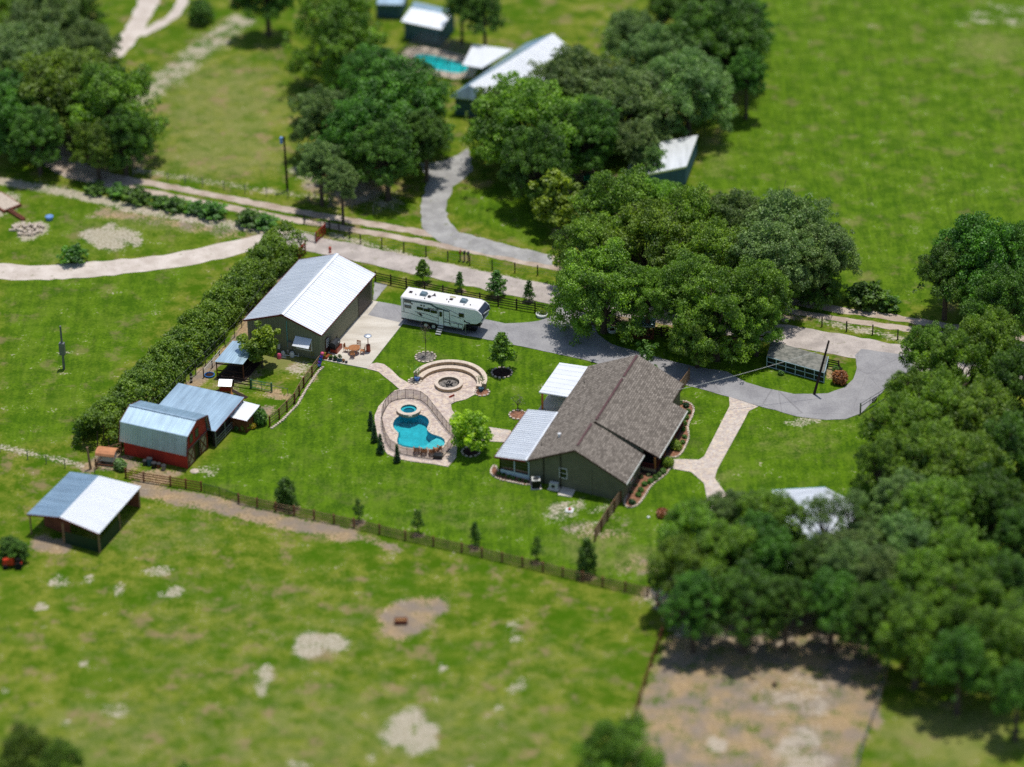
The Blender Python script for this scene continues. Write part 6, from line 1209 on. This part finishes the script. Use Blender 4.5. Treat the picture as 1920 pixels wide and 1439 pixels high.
# ------------------------------------------------------------------ poles and wires
def pole(px, py, top, label, m, h, arm=False):
    g = G(px, py); tp = g+Vector((top[0], top[1], h)); t = thing('utility_pole', g, label, 'utility pole'); part('pole', m, t, lambda b: b.tube([g, tp], [.16, .11], 9)); return t, tp
t, tp = pole(1526.5, 740, (1.45, 0, 0), 'leaning brown utility pole on the grass island inside the drive bend', M_['wood_dark'], 6.9)
wa = H.p(19.2, 11.4, 3.2); t = thing('overhead_wire', wa, 'pale service wire sagging from the house roof to the leaning pole', 'wire')
def sag(a, c, s, n=14): return [a.lerp(c, i/n)-Vector((0, 0, s*4*(i/n)*(1-i/n))) for i in range(n+1)]
part('wire', M_['offwhite'], t, lambda b: b.tube(sag(wa, tp-Vector((0, 0, .9)), .25), .022, 5))
t = thing('overhead_wire', tp, 'dark wire running from the leaning pole towards the track', 'wire'); part('wire', M_['grey'], t, lambda b: b.tube(sag(tp, tp+Vector((-10, 22, 1)), .8), .009, 4))
t, tp = pole(539, 357, (-.1, 0, 0), 'dark utility pole with a pale blue transformer at the meadow edge', M_['wood_dark'], 7.4)
part('transformer', M_['sky_glaze'], t, lambda b: (b.tube([tp+Vector((-.35, 0, -.9)), tp+Vector((-.35, 0, -.1))], .2, 12)))
t, tp = pole(120, 692, (0, 0, 0), 'thin grey pole with a dark box halfway up in the left pasture', M_['grey'], 5.6); g = G(120, 692); part('box', M_['grey'], t, lambda b: b.box(g+Vector((0, 0, 1.9)), (.62, .5, 1.5), 10))
t, tp = pole(170, 880, (-.2, 0, 0), 'pale wooden post at the lower end of the hedge', M_['wood_tan'], 2.8)
for i, (x, l) in enumerate(((863, 'leftmost roadside mailbox, brown'), (871, 'middle roadside mailbox with a black box'), (878, 'right hand roadside mailbox with a grey box'))):
    g = G(x, 489+i*1.2); t = thing('mailbox', g, l+' on a dark post', 'mailbox', 'mailboxes by the gravel road'); part('post', WD, t, lambda b: b.box(g, (.14, .14, 1.05))); part('box', [M_['wood_brown'], M_['black'], M_['dgrey']][i], t, lambda b: (b.box(g+Vector((0, 0, 1.05)), (.26, .5, .14), 10), b.tube([g+Vector((-.04, -.25, 1.19)), g+Vector((.04, .25, 1.19))], .13, 10)))
g = G(619, 474); t = thing('fire_hydrant', g, 'red fire hydrant beside the road behind the workshop ridge', 'hydrant'); part('barrel', M_['orange'], t, lambda b: b.lathe(g, [(.18, 0), (.18, .06), (.12, .08), (.12, .6), (.17, .62), (.15, .75), (.01, .84)], 12)); part('nozzle', M_['orange'], t, lambda b: b.tube([g+Vector((-.2, 0, .48)), g+Vector((.2, 0, .48))], .06, 8))
g = G(848, 755)
g = G(851.5, 756); t = thing('pool_sign', g, 'small red brown plank sign on a thin post by the paver deck', 'sign'); part('post', M_['black'], t, lambda b: b.beam(g, g+Vector((0, 0, 1.0)), .04, .04)); part('board', M_['orange'], t, lambda b: b.beam(g+Vector((-.55, -.05, .78)), g+Vector((.05, .05, 1.02)), .05, .22))
# ------------------------------------------------------------------ house utilities
g = G(1005, 914); t = thing('air_conditioner', g, 'tall black condenser unit on a pad by the gable wall', 'air conditioner')
part('pad', M_['concrete'], t, lambda b: b.box(g, (1.15, 1.1, .1), -2)); part('cabinet', M_['black'], t, lambda b: b.box(g+Vector((0, 0, .1)), (.86, .86, .95), -2)); part('top', M_['offwhite'], t, lambda b: b.box(g+Vector((0, 0, 1.05)), (.92, .92, .05), -2)); part('fan_guard', M_['dgrey'], t, lambda b: b.lathe(g, [(.34, 1.105), (.3, 1.14), (.01, 1.15)], 18))
g = G(1039, 917); t = thing('heat_pump', g, 'small pale grey heat pump beside the taller black condenser', 'air conditioner'); part('cabinet', M_['offwhite'], t, lambda b: b.box(g+Vector((0, .1, .1)), (.95, .5, .62), 20)); part('pad', M_['concrete'], t, lambda b: b.box(g, (1.3, .9, .09), 20)); part('fan_grille', M_['dgrey'], t, lambda b: b.tube([g+Vector((-.12, -.17, .42)), g+Vector((-.125, -.185, .42))], .2, 16))
g = G(1063, 924); t = thing('concrete_step', g, 'concrete slab step at the foot of the olive gable wall', 'slab'); part('slab', M_['concrete'], t, lambda b: b.box(g, (1.55, 1.7, .12), 18))
g = G(1068, 958); t = thing('well_cover', g, 'square white concrete cover with a rusty cap in the lawn', 'well cover'); part('slab', M_['white'], t, lambda b: b.box(g, (.85, .85, .12), 12)); part('cap', M_['orange'], t, lambda b: b.tube([g+Vector((0, 0, .1)), g+Vector((0, 0, .3))], .13, 12)); part('rim', M_['terracotta'], t, lambda b: b.tube([g+Vector((0, 0, .1)), g+Vector((0, 0, .16))], .2, 14))
g = G(1216, 971); t = thing('valve_box', g, 'small white lid in the lawn left of the front oaks', 'lid'); part('lid', M_['white'], t, lambda b: b.lathe(g, [(.16, 0), (.16, .12), (.01, .14)], 12))
g = G(365, 884); t = thing('stepping_stone', g, 'pale round stone in the grass below the barn corner', 'stone'); part('stone', M_['pebble'], t, lambda b: b.lathe(g, [(.5, .01), (.45, .08), (.2, .06), (.01, .05)], 16))
# planters
g = G(1016, 593); t = thing('planter_tub', g, 'round white tub of trailing greens beside the rail fence end', 'planter'); part('tub', M_['white'], t, lambda b: b.lathe(g, [(.62, 0), (.7, .34), (.6, .34), (.01, .3)], 24)); mk('foliage', leaf_mesh('foliage', [((rnd.uniform(-.4, .4), rnd.uniform(-.3, .3), .6), .32, 1.2, rnd.random()) for _ in range(7)], -60, .08, L_['ylw'], 3), t)
g = G(1148, 622); t = thing('planter_tub', g, 'pale tub at the foot of the pale trunked driveway oak', 'planter'); part('tub', M_['white'], t, lambda b: b.lathe(g, [(.5, 0), (.58, .32), (.5, .32), (.01, .28)], 24)); part('soil', M_['mulch'], t, lambda b: b.lathe(g, [(.5, .3), (.01, .32)], 18))
# side yard
g = G(393, 705); t = thing('paddling_pool', g, 'small blue rimmed paddling pool beside the shelter posts', 'paddling pool'); part('rim', M_['blue'], t, lambda b: b.lathe(g, [(.52, 0), (.6, .18), (.5, .2), (.46, .04)], 24)); part('water', M_['mulch'], t, lambda b: b.lathe(g, [(.5, .1), (.01, .1)], 20))
g = G(453.5, 641); t = thing('water_tank', g, 'white two tier domed tank behind the open shelter', 'tank'); part('base', M_['white'], t, lambda b: b.lathe(g, [(.58, 0), (.58, .3), (.35, .42)], 22)); part('lid', M_['white'], t, lambda b: b.lathe(g, [(.35, .4), (.35, .65), (.2, .72), (.01, .74)], 22))
g = G(359, 717); t = thing('striped_post', g, 'short black and white stacked post at the hedge side lawn', 'post')
for i in range(5): part('block', M_['black'] if i % 2 == 0 else M_['offwhite'], t, lambda b: b.box(g+Vector((0, 0, .22*i)), (.26, .26, .22), 6*i))
g = G(423, 738); t = thing('playhouse', g, 'little raised wooden playhouse with a white ribbed roof and two ramps', 'playhouse')
def f(b): b.slab([g+Vector((-.75, -.65, 1.35)), g+Vector((.75, -.8, 1.35)), g+Vector((.85, .05, 1.75)), g+Vector((-.65, .2, 1.75))], .05); b.slab([g+Vector((-.65, .2, 1.749)), g+Vector((.85, .05, 1.749)), g+Vector((.95, .7, 1.4)), g+Vector((-.55, .85, 1.4))], .05)
part('roof', M_['galv'], t, f)
for x, y in ((-.6, -.5), (.65, -.6), (.75, .6), (-.5, .7)): part('post', M_['cedar'], t, lambda b: b.beam(g+Vector((x, y, 0)), g+Vector((x, y, 1.4)), .08, .08))
part('floor', M_['cedar'], t, lambda b: b.prism([(g.x-.65, g.y-.55), (g.x+.7, g.y-.65), (g.x+.8, g.y+.65), (g.x-.55, g.y+.75)], .5, .6)); part('wall', M_['barn_red'], t, lambda b: b.prism([(g.x-.6, g.y-.45), (g.x+.65, g.y-.55), (g.x+.65, g.y-.5), (g.x-.6, g.y-.4)], .6, 1.05))
part('ramp', M_['wood_dark'], t, lambda b: b.slab([g+Vector((.7, -.5, .55)), g+Vector((2.3, -1.3, .05)), g+Vector((2.6, -.9, .05)), g+Vector((.8, .0, .55))], .06)); part('ramp', M_['wood_dark'], t, lambda b: b.slab([g+Vector((-.6, .2, .55)), g+Vector((-1.7, .1, .05)), g+Vector((-1.7, -.3, .05)), g+Vector((-.6, -.3, .55))], .06)); part('ladder', M_['cedar'], t, lambda b: b.beam(g+Vector((.6, -.6, .6)), g+Vector((1.0, -1.1, 0)), .3, .05))
PQ = 'pool pump parts by the workshop wall'
for i, (x, y, m, l) in enumerate(((531,668,'offwhite','white pump canister nearest the small tree'),(541,662,'pebble','cream filter pot behind the pumps'),(548,669,'white','white pipe manifold right of the pump canister'),(524,672,'pink','small pinkish pump cover at the left of the pump group'))):
    g = G(x, y); t = thing('pool_pump', g, l, 'pump', PQ); part('canister', M_[m], t, lambda b: b.lathe(g, [(.01, 0), (.24, 0), (.26, .4), (.18, .62), (.01, .66)], 14)); part('pipe', M_['white'], t, lambda b: b.tube([g+Vector((.2, 0, .15)), g+Vector((.75, -.2, .15)), g+Vector((.75, -.2, .5))], .05, 8))
# coop and barn yard
g = G(202, 866); t = thing('chicken_coop', g, 'little white coop with a curved orange tan roof', 'coop')
part('body', M_['offwhite'], t, lambda b: b.box(g+Vector((0, 0, .35)), (1.7, 1.1, .9), 14)); part('leg', WB, t, lambda b: [b.box(g+Vector((x, y, 0)), (.1, .1, .4), 14) for x, y in ((-.7, -.3), (.6, -.65), (.75, .3), (-.6, .6))])
def f(b):
    for i in range(6):
        a0, a1 = math.pi*i/6, math.pi*(i+1)/6; U_ = Vector((math.sin(R(14)), math.cos(R(14)), 0)); V_ = Vector((math.cos(R(14)), -math.sin(R(14)), 0))
        q = lambda a, x: g+U_*(math.cos(a)*-.85)+V_*x+Vector((0, 0, 1.2+math.sin(a)*.45)); b.slab([q(a0, -1.1), q(a0, 1.1), q(a1, 1.1), q(a1, -1.1)], .04)
part('roof', mat('orange_tan_roofing', (206, 142, 100), .8), t, f); part('run_frame', WB, t, lambda b: (b.beam(g+Vector((-1, -1.3, .5)), g+Vector((1.2, -1.8, .5)), .06, .12), b.beam(g+Vector((-1, -1.3, 0)), g+Vector((-1, -1.3, .9)), .1, .1), b.beam(g+Vector((1.2, -1.8, 0)), g+Vector((1.2, -1.8, .9)), .1, .1)))
BG = 'bins standing along the red barn wall'
for x, y, m, r, h_, l in ((272,872,'dgrey',.25,.55,'dark bucket at the left of the barn wall bins'),(281,872,'bluegrey',.33,.85,'tall blue grey bin against the red barn wall'),(289,877,'black',.3,.6,'black bin in the middle of the barn wall row'),(298,877,'wood_brown',.26,.5,'brown tub along the red barn wall'),(307,881,'grey',.28,.55,'grey bin near the barn front corner')):
    g = G(x, y); t = thing('storage_bin', g, l, 'bin', BG); part('body', M_[m], t, lambda b: b.lathe(g, [(.01, 0), (r*.85, 0), (r, h_), (.01, h_)], 12)); part('lid', M_['dgrey'], t, lambda b: b.lathe(g, [(r*1.05, h_), (r*.9, h_+.06), (.01, h_+.08)], 12))
g = G(22, 1062); t = thing('garden_tractor', g, 'small orange red tractor under the dark tree at the left edge', 'tractor')
part('hood', M_['orange'], t, lambda b: b.hexa([g+Vector(p) for p in ((-.9, -.5, .45), (.3, -.5, .45), (.3, .2, .45), (-.9, .2, .45))], [g+Vector(p) for p in ((-.8, -.4, 1.0), (.3, -.4, 1.15), (.3, .1, 1.15), (-.8, .1, 1.0))])); part('seat', M_['black'], t, lambda b: b.box(g+Vector((.75, -.15, .6)), (.5, .5, .45)))
part('fender', M_['orange'], t, lambda b: b.box(g+Vector((.8, -.15, .55)), (.7, 1.1, .08)))
for x, y, r in ((.8, -.65, .42), (.8, .35, .42), (-.6, -.6, .26), (-.6, .3, .26)): part('wheel', M_['tyre'], t, lambda b: b.tube([g+Vector((x, y-.1, r)), g+Vector((x, y+.1, r))], r, 14))
g = G(752, 1172); t = thing('hay_feeder', g, 'brown wooden feeder on the round sandy patch', 'feeder'); part('trough', M_['brick_brown'], t, lambda b: (b.box(g+Vector((0, 0, .15)), (1.3, .12, .4)), b.box(g+Vector((0, .5, .15)), (1.3, .12, .4)), b.box(g+Vector((-.62, .25, .15)), (.1, .5, .4)), b.box(g+Vector((.62, .25, .15)), (.1, .5, .4)))); part('hay', M_['hay'], t, lambda b: b.box(g+Vector((0, .25, .15)), (1.1, .4, .28)))
for x, y, l, w_, d_, m in ((5,382,'reddish edged raised bed at the left edge',4.5,2.6,'brick_brown'),(30,405,'low raised garden bed below the sandy drive fork',3.4,.5,'brick_brown')):
    g = G(x, y); t = thing('raised_bed', g, l, 'raised bed', 'raised beds at the left edge'); part('frame', M_[m], t, lambda b: b.box(g, (w_, d_, .35), 50)); part('soil', M_['pebble'] if w_ > 4 else M_['mulch'], t, lambda b: b.box(g+Vector((0, 0, .3)), (w_-.3, max(.2, d_-.3), .08), 50))
g = G(52, 432); t = thing('rubble_pile', g, 'low pile of pale rubble on the left sandy patch', 'rubble pile')
def f(b):
    for _ in range(60): a, r = rnd.uniform(0, 6.28), rnd.random()**.5*1.6; b.box(g+Vector((math.cos(a)*r*1.3, math.sin(a)*r, -.02+.25*(1-r/1.7))), (rnd.uniform(.2, .5), rnd.uniform(.2, .4), rnd.uniform(.15, .35)), rnd.uniform(0, 180))
part('rubble', M_['pebble'], t, f)
g = G(93, 412); t = thing('water_trough', g, 'small pale blue trough by the left sandy patch', 'trough'); part('tub', M_['sky_glaze'], t, lambda b: b.lathe(g, [(.4, 0), (.5, .45), (.42, .45), (.01, .3)], 16))
g = G(1440, 1352); 
g = G(1452, 1287); t = thing('paddock_stump', g, 'small dark stump standing in the dirt paddock', 'stump'); part('stump', M_['bark'], t, lambda b: b.tube([g, g+Vector((0, 0, .5))], [.25, .2], 9)); part('cut_face', M_['wood_tan'], t, lambda b: b.lathe(g, [(.19, .505), (.01, .51)], 9))
g = G(1538, 1165); t = thing('feed_box', g, 'dark upright box under the lowest right oaks of the paddock', 'box'); part('body', M_['black'], t, lambda b: b.box(G(1605, 1183), (1.0, .8, 1.6), 10)); part('door', M_['dgrey'], t, lambda b: b.box(G(1605, 1183)+Vector((-.05, -.43, .1)), (.7, .04, 1.3), 10))
for o in bpy.data.objects:
    if '_o' in o: del o['_o']
